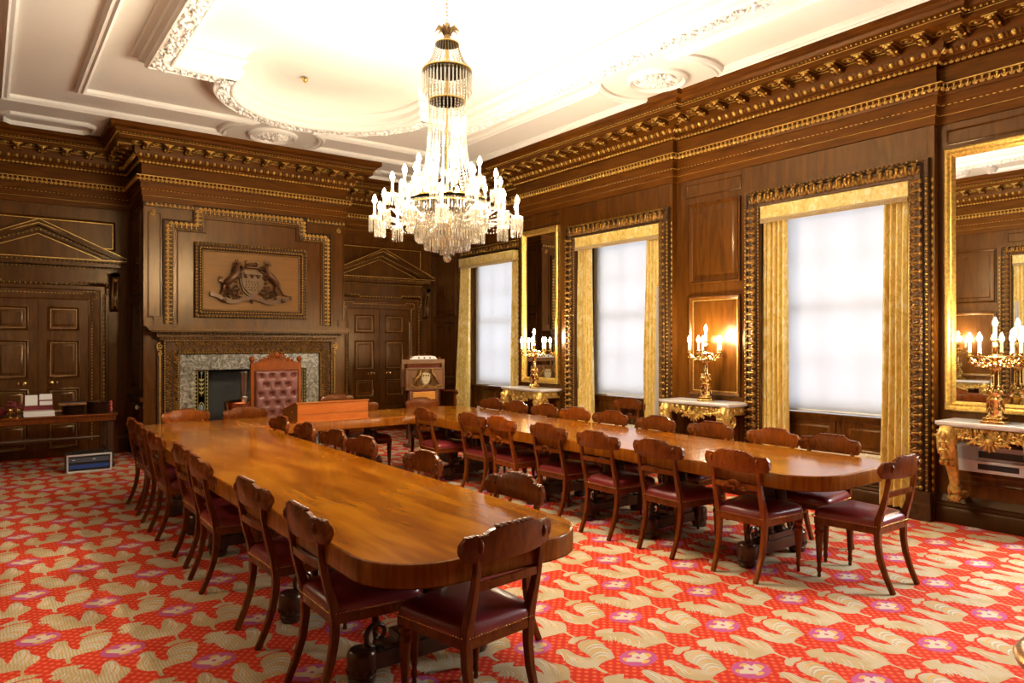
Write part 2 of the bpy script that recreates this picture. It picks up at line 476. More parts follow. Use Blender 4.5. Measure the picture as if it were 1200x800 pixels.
def baseboards():
    pr = [(.03, 0), (.03, .15), (.024, .17), (.034, .19), (.02, .215), (.008, .24), (0, .24)]
    pr2 = [(.055, 0), (.055, .12), (.045, .14), (.05, .155), (.03, .175), (.034, .19), (.015, .225), (0, .25)]
    mb = MB()
    for x, a, b in ((XR, YN, .06 - 0), (XR, 1.66, 2.81), (XA, 2.81, 3.0), (XA, 4.60, 5.75), (XB, 5.75, 5.94), (XB, 7.54, 8.85), (XR, 8.85, 9.02), (XR, 10.62, YB)):
        mb.sweep([(x, a), (x, b)], pr2, closed=False)
    for c in WINC: mb.sweep([(7.04, c - OPW), (7.04, c + OPW)], pr2, closed=False)
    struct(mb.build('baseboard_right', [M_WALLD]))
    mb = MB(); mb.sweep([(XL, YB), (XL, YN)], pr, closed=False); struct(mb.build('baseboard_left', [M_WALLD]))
    mb = MB()
    for a, b in (((XR, YB), (6.62, YB)), ((5.03, YB), (4.69, YB)), ((1.77, YB), (1.42, YB)), ((-.2, YB), (XL, YB)), ((4.69, 10.80), (4.53, 10.80)), ((2.0, 10.80), (1.77, 10.80))):
        mb.sweep([a, b], pr, closed=False)
    struct(mb.build('baseboard_back', [M_WALLD]))
baseboards()

# ---- entablature that runs round the room
PLAN = [(XR, YN), (XR, 2.81), (XA, 2.81), (XA, 5.75), (XB, 5.75), (XB, 8.85), (XR, 8.85), (XR, YB), (4.69, YB), (4.69, 10.8), (1.77, 10.8), (1.77, YB), (XL, YB), (XL, YN)]
def offset_path(path, o):
    P = [V(p) for p in path]; k = len(P); out = []
    for i in range(k):
        a = (P[i] - P[i - 1]).normalized(); b = (P[(i + 1) % k] - P[i]).normalized()
        na, nb = V((-a.y, a.x)), V((-b.y, b.x)); m = (na + nb).normalized()
        out.append(P[i] + m * (o / max(m.dot(na), .25)))
    return out
def edge_iter(o, z):
    P = offset_path(PLAN, o); k = len(P)
    for i in range(k):
        if i in (10, 11): pass
        a, b = P[i], P[(i + 1) % k]; t = (b - a)
        if t.length < .05: continue
        t.normalize()
        yield i, V((a.x, a.y, z)), V((b.x, b.y, z)), V((-t.y, t.x, 0))
def entablature():
    mb = MB()
    mb.sweep(PLAN, [(0, 3.555), (.014, 3.56), (.014, 3.635), (.028, 3.645), (.028, 3.72), (.044, 3.73), (.044, 3.805), (.055, 3.81), (.06, 3.83), (.085, 3.875), (.095, 3.885), (.095, 3.90), (.03, 3.905),
                    (.03, 4.065), (.045, 4.07), (.075, 4.105), (.075, 4.12), (.09, 4.125), (.12, 4.165), (.13, 4.185), (.13, 4.30), (.345, 4.30), (.345, 4.35), (.36, 4.352), (.36, 4.372),
                    (.385, 4.385), (.40, 4.415), (.44, 4.43), (.45, 4.44), (.45, 4.51)])
    for i, a, b, n in edge_iter(.13, 4.0):
        a2, b2 = a + n * .10, b + n * .10
        for p, t, s in run(a, b, .265):
            M = Matrix((( t.x, n.x, 0, p.x), (t.y, n.y, 0, p.y), (0, 0, 1, 0), (0, 0, 0, 1)))
            mb.box(-.045, .045, -.005, .06, 4.225, 4.302, M=M); mb.box(-.045, .045, .055, .12, 4.245, 4.302, M=M); mb.box(-.045, .045, .11, .175, 4.262, 4.302, M=M)
            mb.box(-.056, .056, -.005, .185, 4.285, 4.302, M=M)
    struct(mb.build('trim_1', [M_ENT]))
    g = MB()
    for i, a, b, n in edge_iter(.085, 3.845):           # big leaf band of the architrave
        leaves_row(g, a - Z_ * .02, b - Z_ * .02, Z_, n, .055, .058, .016)
    for i, a, b, n in edge_iter(.098, 3.893): g.tube([a, b], .006, 4)
    for i, a, b, n in edge_iter(.06, 4.068): leaves_row(g, a, b, Z_, n, .05, .045, .012)
    for i, a, b, n in edge_iter(.016, 3.638): g.tube([a, b], .0035, 4)
    for i, a, b, n in edge_iter(.030, 3.723): beads_row(g, a, b, Z_, n, .05, .006)
    for i, a, b, n in edge_iter(.365, 4.362): eggs_row(g, a, b, Z_, n, .045, .022, .012)
    for i, a, b, n in edge_iter(.348, 4.345): g.tube([a, b], .004, 4)
    struct(g.build('trim_2', [M_GILT], ang=1.2))
    e = MB()
    for i, a, b, n in edge_iter(.108, 4.158): eggs_row(e, a + n * .008, b + n * .008, (Z_ + n * .5).normalized(), n, .095, .062, .020)
    for i, a, b, n in edge_iter(.13, 4.0):
        e.tube([a + n * .012 + Z_ * .285, b + n * .012 + Z_ * .285], .006, 4)
        for p, t, s in run(a, b, .265):                   # leaf under each bracket, gilt fillets on its cheeks
            c = p.copy(); c.z = 4.232
            leaf(e, c, (n + Z_ * .22), -Z_, .085, .15, .02); leaf(e, p + n * .176 + Z_ * (4.300 - p.z), -Z_, n, .09, .05, .016)
            for k in (-1, 1):
                q = p + t * k * .055; q.z = 4.292
                e.tube([q, q + n * .185], .006, 4)
            q = p + n * .186; q.z = 4.292; e.tube([q - t * .056, q + t * .056], .007, 4)
            q = p + t * s * .5 + n * .09; q.z = 4.296; guilloche = [q + t * .05 * math.cos(u) + n * .05 * math.sin(u) for u in [2 * PI * v / 10 for v in range(10)]]; e.tube(guilloche, .006, 4, closed=True); e.blob(q, (.018, .018, .010))
    struct(e.build('trim_3', [M_GILT], ang=1.2))
entablature()

# ---- ceiling
CY = 5.26
def ceil():
    R = 1.06; hw = 1.70; ye = 2.36       # inner outline of the sunk field
    def arc(cx, cy, r, a0, a1, n): return [(cx + r * math.cos(a0 + (a1 - a0) * i / n), cy + r * math.sin(a0 + (a1 - a0) * i / n)) for i in range(n + 1)]
    path = [(CX + hw, CY - ye), (CX + hw, CY + ye), (CX + R, CY + ye)] + arc(CX, CY + ye + .10, R, 0, PI, 28) + [(CX - R, CY + ye), (CX - hw, CY + ye), (CX - hw, CY - ye), (CX - R, CY - ye)] + arc(CX, CY - ye - .10, R, PI, 2 * PI, 28) + [(CX + R, CY - ye)]
    mb = MB()
    # offset to the left of a CCW path is inward: negative offsets go outward
    mb.sweep(path, [(.40, 4.735), (.30, 4.73), (.20, 4.71), (.12, 4.675), (.05, 4.62), (.015, 4.56)], mat=0)
    mb.sweep(path, [(.015, 4.56), (.045, 4.555), (.045, 4.53), (.0, 4.50), (.0, 4.46), (.02, 4.45), (.02, 4.43), (-.01, 4.40), (-.01, 4.365), (-.03, 4.345), (-.045, 4.345), (-.05, 4.355), (-.20, 4.355), (-.205, 4.345), (-.22, 4.345),
                    (-.24, 4.365), (-.24, 4.40), (-.28, 4.42), (-.29, 4.45), (-.34, 4.475), (-.35, 4.50), (-.37, 4.505)], mat=1)
    mb.add([(CX - 2, CY - 4, 4.735), (CX + 2, CY - 4, 4.735), (CX + 2, CY + 4, 4.735), (CX - 2, CY + 4, 4.735)], [(0, 1, 2, 3)], 0)
    # flat ceiling with the hole
    bm = bmesh.new()
    outer = [bm.verts.new((x, y, ZC)) for x, y in rect(XL - .1, 7.0, YN - .1, YB + .1)]
    def off(o):
        P = [V(p) for p in path]; k = len(P); out = []
        for i in range(k):
            a = (P[i] - P[i - 1]).normalized(); b = (P[(i + 1) % k] - P[i]).normalized()
            na, nb = V((-a.y, a.x)), V((-b.y, b.x)); m = (na + nb).normalized()
            out.append(P[i] + m * (o / max(m.dot(na), .25)))
        return out
    inner = [bm.verts.new((p.x, p.y, ZC)) for p in off(-.34)]
    es = [bm.edges.new((L[i], L[(i + 1) % len(L)])) for L in (outer, inner) for i in range(len(L))]
    bmesh.ops.triangle_fill(bm, use_beauty=True, edges=es)
    bm.verts.index_update()
    mb.add([v.co.copy() for v in bm.verts], [[v.index for v in f.verts] for f in bm.faces], 0); bm.free()
    struct(mb.build('ceiling', [M_CREAM, M_WHITE], fix=False))
    # foliage on the underside of the beam
    fo = MB(); P = off(-.125); k = len(P); r = random.Random(3)
    for i in range(k):
        a, b = P[i], P[(i + 1) % k]; L = (b - a).length
        if L < .02: continue
        t = (b - a) / L; n = V((-t.y, t.x)); K = max(1, int(L / .04))
        for j in range(K):
            for q in range(3):
                s = (j + r.random()) * L / K; w = r.uniform(-.062, .062)
                c = V((a.x + t.x * s + n.x * w, a.y + t.y * s + n.y * w, 4.352 - r.uniform(0, .012)))
                g = r.uniform(0, 2 * PI); d = V((math.cos(g), math.sin(g), r.uniform(-.4, .1))).normalized()
                e = d.cross(Z_).normalized(); l = r.uniform(.018, .036)
                fo.blob(c, d * l, e * l * .45, Z_ * r.uniform(.010, .024))
    def ring(cx, cy, r0):
        for q in range(90):
            a = r.uniform(0, 2 * PI); w = math.sqrt(r.random()) * r0
            c = V((cx + w * math.cos(a), cy + w * math.sin(a), ZC - .035 + .02 * w / r0))
            d = V((math.cos(a + r.uniform(-.8, .8)), math.sin(a + r.uniform(-.8, .8)), -.2)).normalized(); e = d.cross(Z_).normalized()
            l = r.uniform(.03, .06); fo.blob(c, d * l, e * l * .4, Z_ * r.uniform(.02, .035))
    meds = [(CX + 2.70, CY), (CX - 2.70, CY), (CX, CY + 4.62), (CX, CY - 4.62)]
    for m in meds: ring(m[0], m[1], .19)
    struct(fo.build('trim_4', [M_FOLI], ang=1.3))
    # flat ribs: quadrant panels with concave ends, medallion rings, border strip
    w = MB()
    xi, xo, yi, yo = 2.34, 3.04, 4.14, 4.85
    Rm = .66
    rib = [(-.055, ZC), (-.055, ZC - .03), (-.03, ZC - .05), (.0, ZC - .045), (.02, ZC - .06), (.05, ZC - .035), (.055, ZC)]
    for sx in (-1, 1):
        for sy in (-1, 1):
            p = []
            mx, my = 2.70, 4.62
            a0 = math.asin(min(1, (xo - mx) / Rm)); 
            # along the long side, starting at the outer edge beside the side medallion
            aO = math.acos((xo - mx) / Rm); aI = PI - math.acos((mx - xi) / Rm)
            arc1 = [(mx + Rm * math.cos(aI + (aO - aI) * i / 10), Rm * math.sin(aI + (aO - aI) * i / 10)) for i in range(11)]
            bO = math.asin((yo - my) / Rm); bI = -math.asin((my - yi) / Rm)
            arc2 = [(Rm * math.cos(bO + (bI - bO) * i / 10), my + Rm * math.sin(bO + (bI - bO) * i / 10)) for i in range(11)]
            p = arc1 + [(xo, yo)] + arc2 + [(xi, yi)]
            q = [(CX + sx * a, CY + sy * b) for a, b in p]
            w.sweep(q, rib)
    for mx, my in meds:
        for rr, hh in ((.30, .05), (.235, .03)):
            w.sweep([(mx + rr * math.cos(2 * PI * i / 28), my + rr * math.sin(2 * PI * i / 28)) for i in range(28)], [(-.035, ZC), (-.03, ZC - hh * .6), (0, ZC - hh), (.03, ZC - hh * .5), (.035, ZC)])
    # elongated octagons in the recesses
    for cx in (.70, 2 * CX - .70):
        w.sweep([(cx - .52, 10.90), (cx - .42, 10.80), (cx + .42, 10.80), (cx + .52, 10.90), (cx + .52, 11.18), (cx + .42, 11.30), (cx - .42, 11.30), (cx - .52, 11.18)], [(0, ZC), (0, ZC - .035), (.03, ZC - .05), (.05, ZC - .02), (.055, ZC)])
    struct(w.build('trim_5', [M_WHITE]))
    # detector in the field
    d = MB(); d.lathe([(.0, 4.70), (.028, 4.70), (.034, 4.715), (.04, 4.735)], n=16); d.blob((0, 0, 4.70), (.012, .012, .02))
    o = d.build('smoke_detector', [M_BRASS], loc=(3.03, 8.10, -.03)); tag(o, 'small brass detector fixed to the cream ceiling field', 'detector')
ceil()

# ---- floor: the carpet pattern is in its own faces
def floor():
    A = [(45,400),(75,388),(130,380),(190,375),(185,400),(200,404),(260,402),(310,412),(360,430),(400,440),(428,458),(400,430),(355,400),(320,378),(308,360),(320,350),(360,352),(410,368),(440,380),(490,388),(540,395),(580,412),(600,440),(612,478),(640,496),(680,512),(700,522),(690,530),(650,510),(600,488),(560,492),(530,502),(480,515),(450,522),(432,535),(410,522),(385,530),(370,516),(345,520),(330,507),(300,510),(290,495),(262,497),(250,482),(228,488),(222,470),(200,470),(190,462),(180,485),(165,462),(155,485),(146,462),(130,470),(100,462),(112,432),(95,440),(60,438)]
    B = [(460,300),(500,292),(540,300),(600,328),(660,345),(720,352),(690,328),(640,310),(605,285),(595,262),(610,246),(650,236),(705,233),(745,246),(775,262),(800,282),(840,300),(860,322),(885,350),(850,362),(815,375),(800,385),(785,402),(820,425),(870,440),(850,448),(800,430),(760,412),(700,416),(650,410),(590,396),(555,380),(530,352),(500,330),(462,325)]
    C_ = [(530,235),(545,222),(600,215),(650,213),(640,232),(600,240),(570,262),(545,262),(525,255)]
    F0, FR, FU, FD = FCAM
    def fl(q):
        x, y = 690 + q[0] * .15, 680 + q[1] * .15
        D = FR * (x - 600) - FU * (y - 400) + FD * F0
        t = -1.6 / D.z
        return V((D.x * t, D.y * t))
    m1 = V((3.013, 2.918)); px, py = .692, .842
    polys = [[fl(q) - m1 for q in P] for P in (A, B, C_)]
    def streak(p0, p1, p2, w):
        P = [V(p0) * (1 - t) ** 2 + V(p1) * 2 * t * (1 - t) + V(p2) * t * t for t in (0, .2, .4, .6, .8, 1)]
        L, R = [], []
        for i, p in enumerate(P):
            d = (P[min(i + 1, 5)] - P[max(i - 1, 0)]).normalized(); n = V((-d.y, d.x)) * w * (1 - abs(i - 2.5) / 3.2)
            L.append(p + n); R.append(p - n)
        return [fl(q) - m1 for q in L + R[::-1]]
    streaks = [streak((640 + i * 20, 298 + i * 13), (648 + i * 24, 228 + i * 17), (780 + i * 13, 258 + i * 17), 4.2) for i in range(7)]
    streaks += [streak((335 + i * 26, 358 + i * 7), (400 + i * 26, 372 + i * 8), (448 + i * 22, 440 + i * 5), 3.6) for i in range(6)]
    streaks += [streak((150 + i * 38, 430 + i * 6), (185 + i * 38, 440 + i * 7), (170 + i * 36, 470 + i * 8), 3.4) for i in range(7)]
    streaks += [streak((475 + i * 30, 305 + i * 9), (520 + i * 30, 335 + i * 9), (540 + i * 32, 370 + i * 4), 3.4) for i in range(5)]
    mb = MB()
    mb.add([(XL, YN, 0), (7.05, YN, 0), (7.05, YB, 0), (XL, YB, 0)], [(0, 1, 2, 3)], 0)
    def ell(c, rx, ry, z, mat, n=14, rot=0):
        mb.add([(c[0] + rx * math.cos(2 * PI * i / n + rot), c[1] + ry * math.sin(2 * PI * i / n + rot), z) for i in range(n)], [tuple(range(n))], mat)
    def inroom(x, y): return XL + .2 < x < 7.0 and YN + .2 < y < YB - .1
    i0 = -8
    for i in range(-8, 9):
        for j in range(-8, 14):
            for h in (0, 1):
                cx, cy = m1.x + (i + h * .5) * px, m1.y + (j + h * .5) * py
                if inroom(cx, cy) :
                    ell((cx, cy), .106, .088, .0012, 2)
                    for a, b, c_, d in ((-.060, .02, .020, .026), (.060, -.005, .024, .026), (.0, -.052, .030, .014), (.012, .054, .028, .012)): ell((cx + a, cy + b), c_, d, .0016, 3, 8)
                    mb.add([(cx + a, cy + b, .0020) for a, b in ((-.080, .005), (-.046, .030), (-.020, .024), (.004, .046), (.038, .042), (.034, .020), (.068, .026), (.052, -.008), (.044, -.036), (.008, -.036), (-.014, -.050), (-.042, -.026))], [tuple(range(12))], 4)
                    ell((cx, cy), .012, .014, .0024, 2, 6)
                for P in polys:
                    Q = [(cx + p.x, cy + p.y) for p in P]
                    if all(XL < x < 7.03 and YN < y < YB for x, y in Q): mb.add([(x, y, .0008) for x, y in Q], [tuple(range(len(Q)))], 1)
                if inroom(cx, cy) and cy < 9:
                    for k_, P in enumerate(streaks): mb.add([(cx + p.x, cy + p.y, .0014) for p in P], [tuple(range(len(P)))], 5 if k_ % 3 else 3)
    # materials
    red = mat('carpet_red', (.62, .055, .030), .9, spec=.1); nt = red.node_tree
    v = nt.nodes.new('ShaderNodeTexVoronoi'); v.inputs['Scale'].default_value = 26; v.inputs['Randomness'].default_value = .1
    nt.links.new(coords(nt, (1, 1, 1), (0, 0, .78)), v.inputs['Vector'])
    c = ramp(nt, v.outputs['Distance'], [(.0, (.76, .20, .06)), (.20, (.70, .12, .04)), (.40, (.58, .035, .018))])
    nt.links.new(c, nt.nodes['Principled BSDF'].inputs['Base Color'])
    bird = mat('carpet_bird_beige', (.6, .47, .28), .9, spec=.1); nt = bird.node_tree
    w = nt.nodes.new('ShaderNodeTexWave'); w.inputs['Scale'].default_value = 20; w.inputs['Distortion'].default_value = 2.5; w.inputs['Detail'].default_value = 0; w.inputs['Detail Scale'].default_value = 1.2
    nt.links.new(coords(nt), w.inputs['Vector'])
    n = noise(nt, coords(nt), 4.5, 2)
    c = ramp(nt, w.outputs['Fac'], [(.15, (.47, .34, .17)), (.55, (.50, .37, .19)), (.85, (.54, .42, .25))])
    c2 = ramp(nt, w.outputs['Fac'], [(.2, (.55, .40, .15)), (.5, (.53, .42, .25)), (.8, (.60, .53, .46))])
    mx = nt.nodes.new('ShaderNodeMix'); mx.data_type = 'RGBA'
    f = ramp(nt, n, [(.45, (0, 0, 0)), (.55, (1, 1, 1))])
    nt.links.new(f, mx.inputs[0]); nt.links.new(c, mx.inputs[6]); nt.links.new(c2, mx.inputs[7])
    nt.links.new(mx.outputs[2], nt.nodes['Principled BSDF'].inputs['Base Color'])
    pur = mat('carpet_magenta', (.50, .10, .25), .9, spec=.1)
    org = mat('carpet_yellow', (.72, .38, .11), .9, spec=.1)
    wh = mat('carpet_ivory', (.66, .54, .40), .9, spec=.1)
    st_ = mat('carpet_feather_white', (.66, .60, .50), .9, spec=.1)
    for m in (red, bird, pur, org, wh, st_):
        nt = m.node_tree; bump(nt, noise(nt, coords(nt), 420, 2), .5, .003)
    struct(mb.build('floor', [red, bird, pur, org, wh, st_], smooth=False, fix=False))
    # solid slab under the carpet
    s = MB(); s.box(XL - .4, 7.4, YN - .3, YB + .4, -.2, -.01); struct(s.build('floor_slab', [M_WALLD]))
floor()
# ---- windows
M_GLASS = bpy.data.materials.new('window_glass'); M_GLASS.use_nodes = True
def _g():
    nt = M_GLASS.node_tree; nt.nodes.clear(); out = nt.nodes.new('ShaderNodeOutputMaterial')
    t = nt.nodes.new('ShaderNodeBsdfTransparent'); g = nt.nodes.new('ShaderNodeBsdfGlossy'); g.inputs['Roughness'].default_value = .02
    m = nt.nodes.new('ShaderNodeMixShader'); m.inputs[0].default_value = .06
    nt.links.new(t.outputs[0], m.inputs[1]); nt.links.new(g.outputs[0], m.inputs[2]); nt.links.new(m.outputs[0], out.inputs[0])
_g()
def carved_frame(parent, x):
    """carved surround, local y centred on the opening"""
    mb = MB(); g = MB(); h = MB(); a = .79; zb, zt = .25, 3.10
    path = [(-a, zb), (-a, zt), (a, zt), (a, zb)]
    mb.sweep(path, [(-.01, -.02), (-.01, .015), (.0, .028), (.02, .03), (.05, .055), (.10, .055), (.125, .03), (.135, .03), (.14, .045), (.165, .045), (.168, 0)], (x, 0, 0), Y_, Z_, -X_, False)
    for s in (-1, 1):
        lo, hi = V((x - .045, s * a, zb)), V((x - .045, s * a, zt))
        o1 = Y_ * s
        leaves_row(g, lo + o1 * .022, hi + o1 * .022, o1, -X_, .082, .10, .030)
        for p, t, q in run(lo + o1 * .075, hi + o1 * .075, .082):
            h.blob(p - X_ * .016, (.014, .030, .013)); h.blob(p - X_ * .018 + o1 * .03, (.012, .014, .02))
        eggs_row(h, lo + o1 * .152, hi + o1 * .152, o1, -X_, .045, .022, .014)
        beads_row(h, lo + o1 * .005 + X_ * .014, hi + o1 * .005 + X_ * .014, o1, -X_, .035, .007)
        # dart strip on the pier just outside the frame
        for p, t, q in run(lo + o1 * .183 + X_ * .04, hi + o1 * .183 + X_ * .04, .07): h.blob(p, (.008, .012, .026), res=(4, 2))
        # plinth block
        b0, b1 = sorted((s * (a - .02), s * (a + .19)))
        mb.box(x - .075, x + .02, b0, b1, 0, .26); mb.box(x - .085, x + .02, b0 - .008, b1 + .008, .0, .15)
    A, B = V((x - .045, -a - .1, zt)), V((x - .045, a + .1, zt))
    leaves_row(g, A + Z_ * .022, B + Z_ * .022, Z_, -X_, .100, .11, .036, wf=1.3)
    for p, t, q in run(A + Z_ * .075, B + Z_ * .075, .082): h.blob(p - X_ * .016, (.014, .013, .030)); h.blob(p - X_ * .018 + Z_ * .03, (.012, .02, .014))
    eggs_row(h, A + Z_ * .152, B + Z_ * .152, Z_, -X_, .045, .022, .014)
    mb.build('carved_frame', [M_CARVED], parent)
    g.build('frame_leaves', [M_CARVE], parent, ang=1.2)
    h.build('frame_beading', [M_CARVEH], parent, ang=1.2)
def make_window(i, c):
    root = empty('window_%d' % i, (0, c, 0)); struct(root)
    carved_frame(root, face(c))
    f = MB(); x0, x1 = 7.15, 7.21
    for s in (-1, 1):
        a, b = sorted((s * .60, s * .80)); f.box(x0 - .01, x1 + .05, a, b, .86, 3.10)
    f.box(x0, x1 + .04, -.8, .8, .86, .95); f.box(x0, x1 + .04, -.8, .8, 3.02, 3.10)
    f.box(x0, x1, -.62, .62, 1.945, 2.005)
    for z in (1.40, 2.50): f.box(x0 + .02, x1 - .01, -.62, .62, z - .014, z + .014)
    for y in (-.21, .21): f.box(x0 + .02, x1 - .01, y - .014, y + .014, .9, 3.05)
    f.build('sash', [M_WHITE], root)
    p = MB(); p.box(7.182, 7.186, -.62, .62, .92, 3.04); p.build('pane', [M_GLASS], root)
    # dark shutter-box lining of the reveal
    r = MB()
    for s in (-1, 1):
        yy = s * .80
        panel(r, (0, yy - s * .001, 0), X_, Z_, -Y_ * s, face(c) + .05, 7.10, .95, 3.0, .02, .012)
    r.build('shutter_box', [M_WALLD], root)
    return root
for i, c in enumerate(WINC): make_window(i + 1, c)

BLINDS = ['white roller blind drawn over a tall window out of view behind the gilt mirror', 'white roller blind drawn on the window nearest the big gilt mirror', 'white roller blind on the middle window, two chairs standing below it', 'white roller blind on the farthest window, next to the corner']
POS = ['', 'window nearest the big gilt mirror', 'middle window behind the two spare chairs', 'farthest window by the room corner']
def make_blind(c, k):
    root = empty('roller_blind', (7.08, c, 0), label=BLINDS[k], cat='blind', group='white roller blinds on the windows')
    m = MB(); m.box(-.0015, .0015, -.665, .665, .885, 3.03); m.build('fabric', [M_BLIND], root)
    b = MB(); b.lathe([(.0, 0), (.012, 0), (.012, 1.34), (0, 1.34)], n=10, M=Matrix.Rotation(-PI / 2, 3, 'X')); b.build('bottom_bar', [M_WHITE], root, loc=(0, -.67, .88))
    t = MB(); t.lathe([(.0, 0), (.022, 0), (.022, 1.36), (0, 1.36)], n=12, M=Matrix.Rotation(-PI / 2, 3, 'X')); t.build('roller', [M_WHITE], root, loc=(.0, -.68, 3.045))
    return root
def curtain_mesh(w0, w1, zb, zt, seed, folds=5, lean=0):
    mb = MB(); r = random.Random(seed); nu, nz = 56, 26
    ph = [r.uniform(0, 6.28) for _ in range(3)]
    vs = []
    for k in range(2):
        for j in range(nz + 1):
            f = j / nz; z = zt + (zb - zt) * f
            w = w0 + (w1 - w0) * (f ** 1.3)
            for i in range(nu + 1):
                u = i / nu
                a = .020 + .020 * f
                g = u + .035 * math.sin(2.3 * f * 2 + ph[0] + u * 3) * f
                d = a * (math.sin(2 * PI * folds * g + ph[1]) + .35 * math.sin(2 * PI * folds * 2.1 * g + ph[2] + f))
                y = (u - .5) * w + .010 * math.cos(2 * PI * folds * g + ph[1]) + lean * f
                vs.append((d + (.004 if k else 0), y, z))
    n = (nu + 1) * (nz + 1); fs = []
    for k in range(2):
        for j in range(nz):
            for i in range(nu):
                a = k * n + j * (nu + 1) + i; q = (a, a + 1, a + nu + 2, a + nu + 1)
                fs.append(q if k else tuple(reversed(q)))
    for j in range(nz):
        for i in (0, nu):
            a = j * (nu + 1) + i; fs.append((a, a + nu + 1, n + a + nu + 1, n + a))
    for i in range(nu):
        for j in (0, nz):
            a = j * (nu + 1) + i; fs.append((a, a + 1, n + a + 1, n + a))
    mb.add(vs, fs); return mb
def make_curtain(y, w0, w1, zb, seed, label, x=6.90, lean=0):
    root = empty('curtain', (x, y, 0), label=label, cat='curtain', group='gold damask curtains')
    curtain_mesh(w0, w1, zb, 3.0, seed, lean=lean).build('drape', [M_CURT], root, ang=1.5)
    return root
PD = [0, 0, 0, .11]
def make_pelmet(c, k):
    x = face(c) + .0
    root = empty('pelmet', (x, c, 0), label='gold damask pelmet with fringe above the ' + POS[k] if k else 'gold damask pelmet above the window out of view', cat='pelmet', group='gold damask pelmets')
    m = MB(); m.box(-.02 - PD[k], .12, -.775, .775 + PD[k] * .5, 2.945, 3.092); m.box(-.026 - PD[k], .12, -.779, .779 + PD[k] * .5, 3.075, 3.092)
    bevel(m.build('board', [M_CURT], root), .006)
    f = MB()
    for p, t, s in run((-.022 - PD[k], -.772, 2.94), (-.022 - PD[k], .772, 2.94), .016): f.tube([p, p - Z_ * .036], [.006, .008], 5)
    f.tube([(-.024 - PD[k], -.775, 2.948), (-.024 - PD[k], .775, 2.948)], .007, 6)
    f.build('fringe', [M_FRINGE], root)
    return root
WSET = []
for k, c in enumerate(WINC):
    if k == 0: continue
    b = make_blind(c, k)
    xa = face(c) + .065
    L = ['', 'gold damask curtain on the far side of the ' + POS[k], 'gold damask curtain on the near side of the ' + POS[k]]
    c1 = make_curtain(c + .645, .29, .34, .10, 3 + k, L[1], xa) if k < 3 else make_curtain(c + .69, .27, .42, .08, 6, L[1], face(c) - .07, lean=.12)
    c2 = make_curtain(c - .645, .29, .31, .06, 9 + k, L[2], xa, lean=.03)
    if k == 2:
        ln = curtain_mesh(.05, .16, .08, 2.3, 4, folds=2); ln.build('lining', [M_LINING], c2, loc=(-.03, -.09, 0), ang=1.5)
    p = make_pelmet(c, k)
    WSET.append((b, c1, c2, p))
# window seats
for k, c in enumerate(WINC):
    if k == 0: continue
    s = empty('window_seat', (0, c, 0), label='low window seat with cream patterned cushion in the ' + POS[k], cat='window seat', group='window seats')
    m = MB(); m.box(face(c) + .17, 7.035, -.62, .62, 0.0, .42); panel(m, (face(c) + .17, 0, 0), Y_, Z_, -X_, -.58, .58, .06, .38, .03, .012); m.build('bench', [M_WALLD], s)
    q = MB(); q.box(face(c) + .16, 7.035, -.63, .63, .422, .50); bevel(q.build('cushion', [M_CUSH], s), .02, 3)

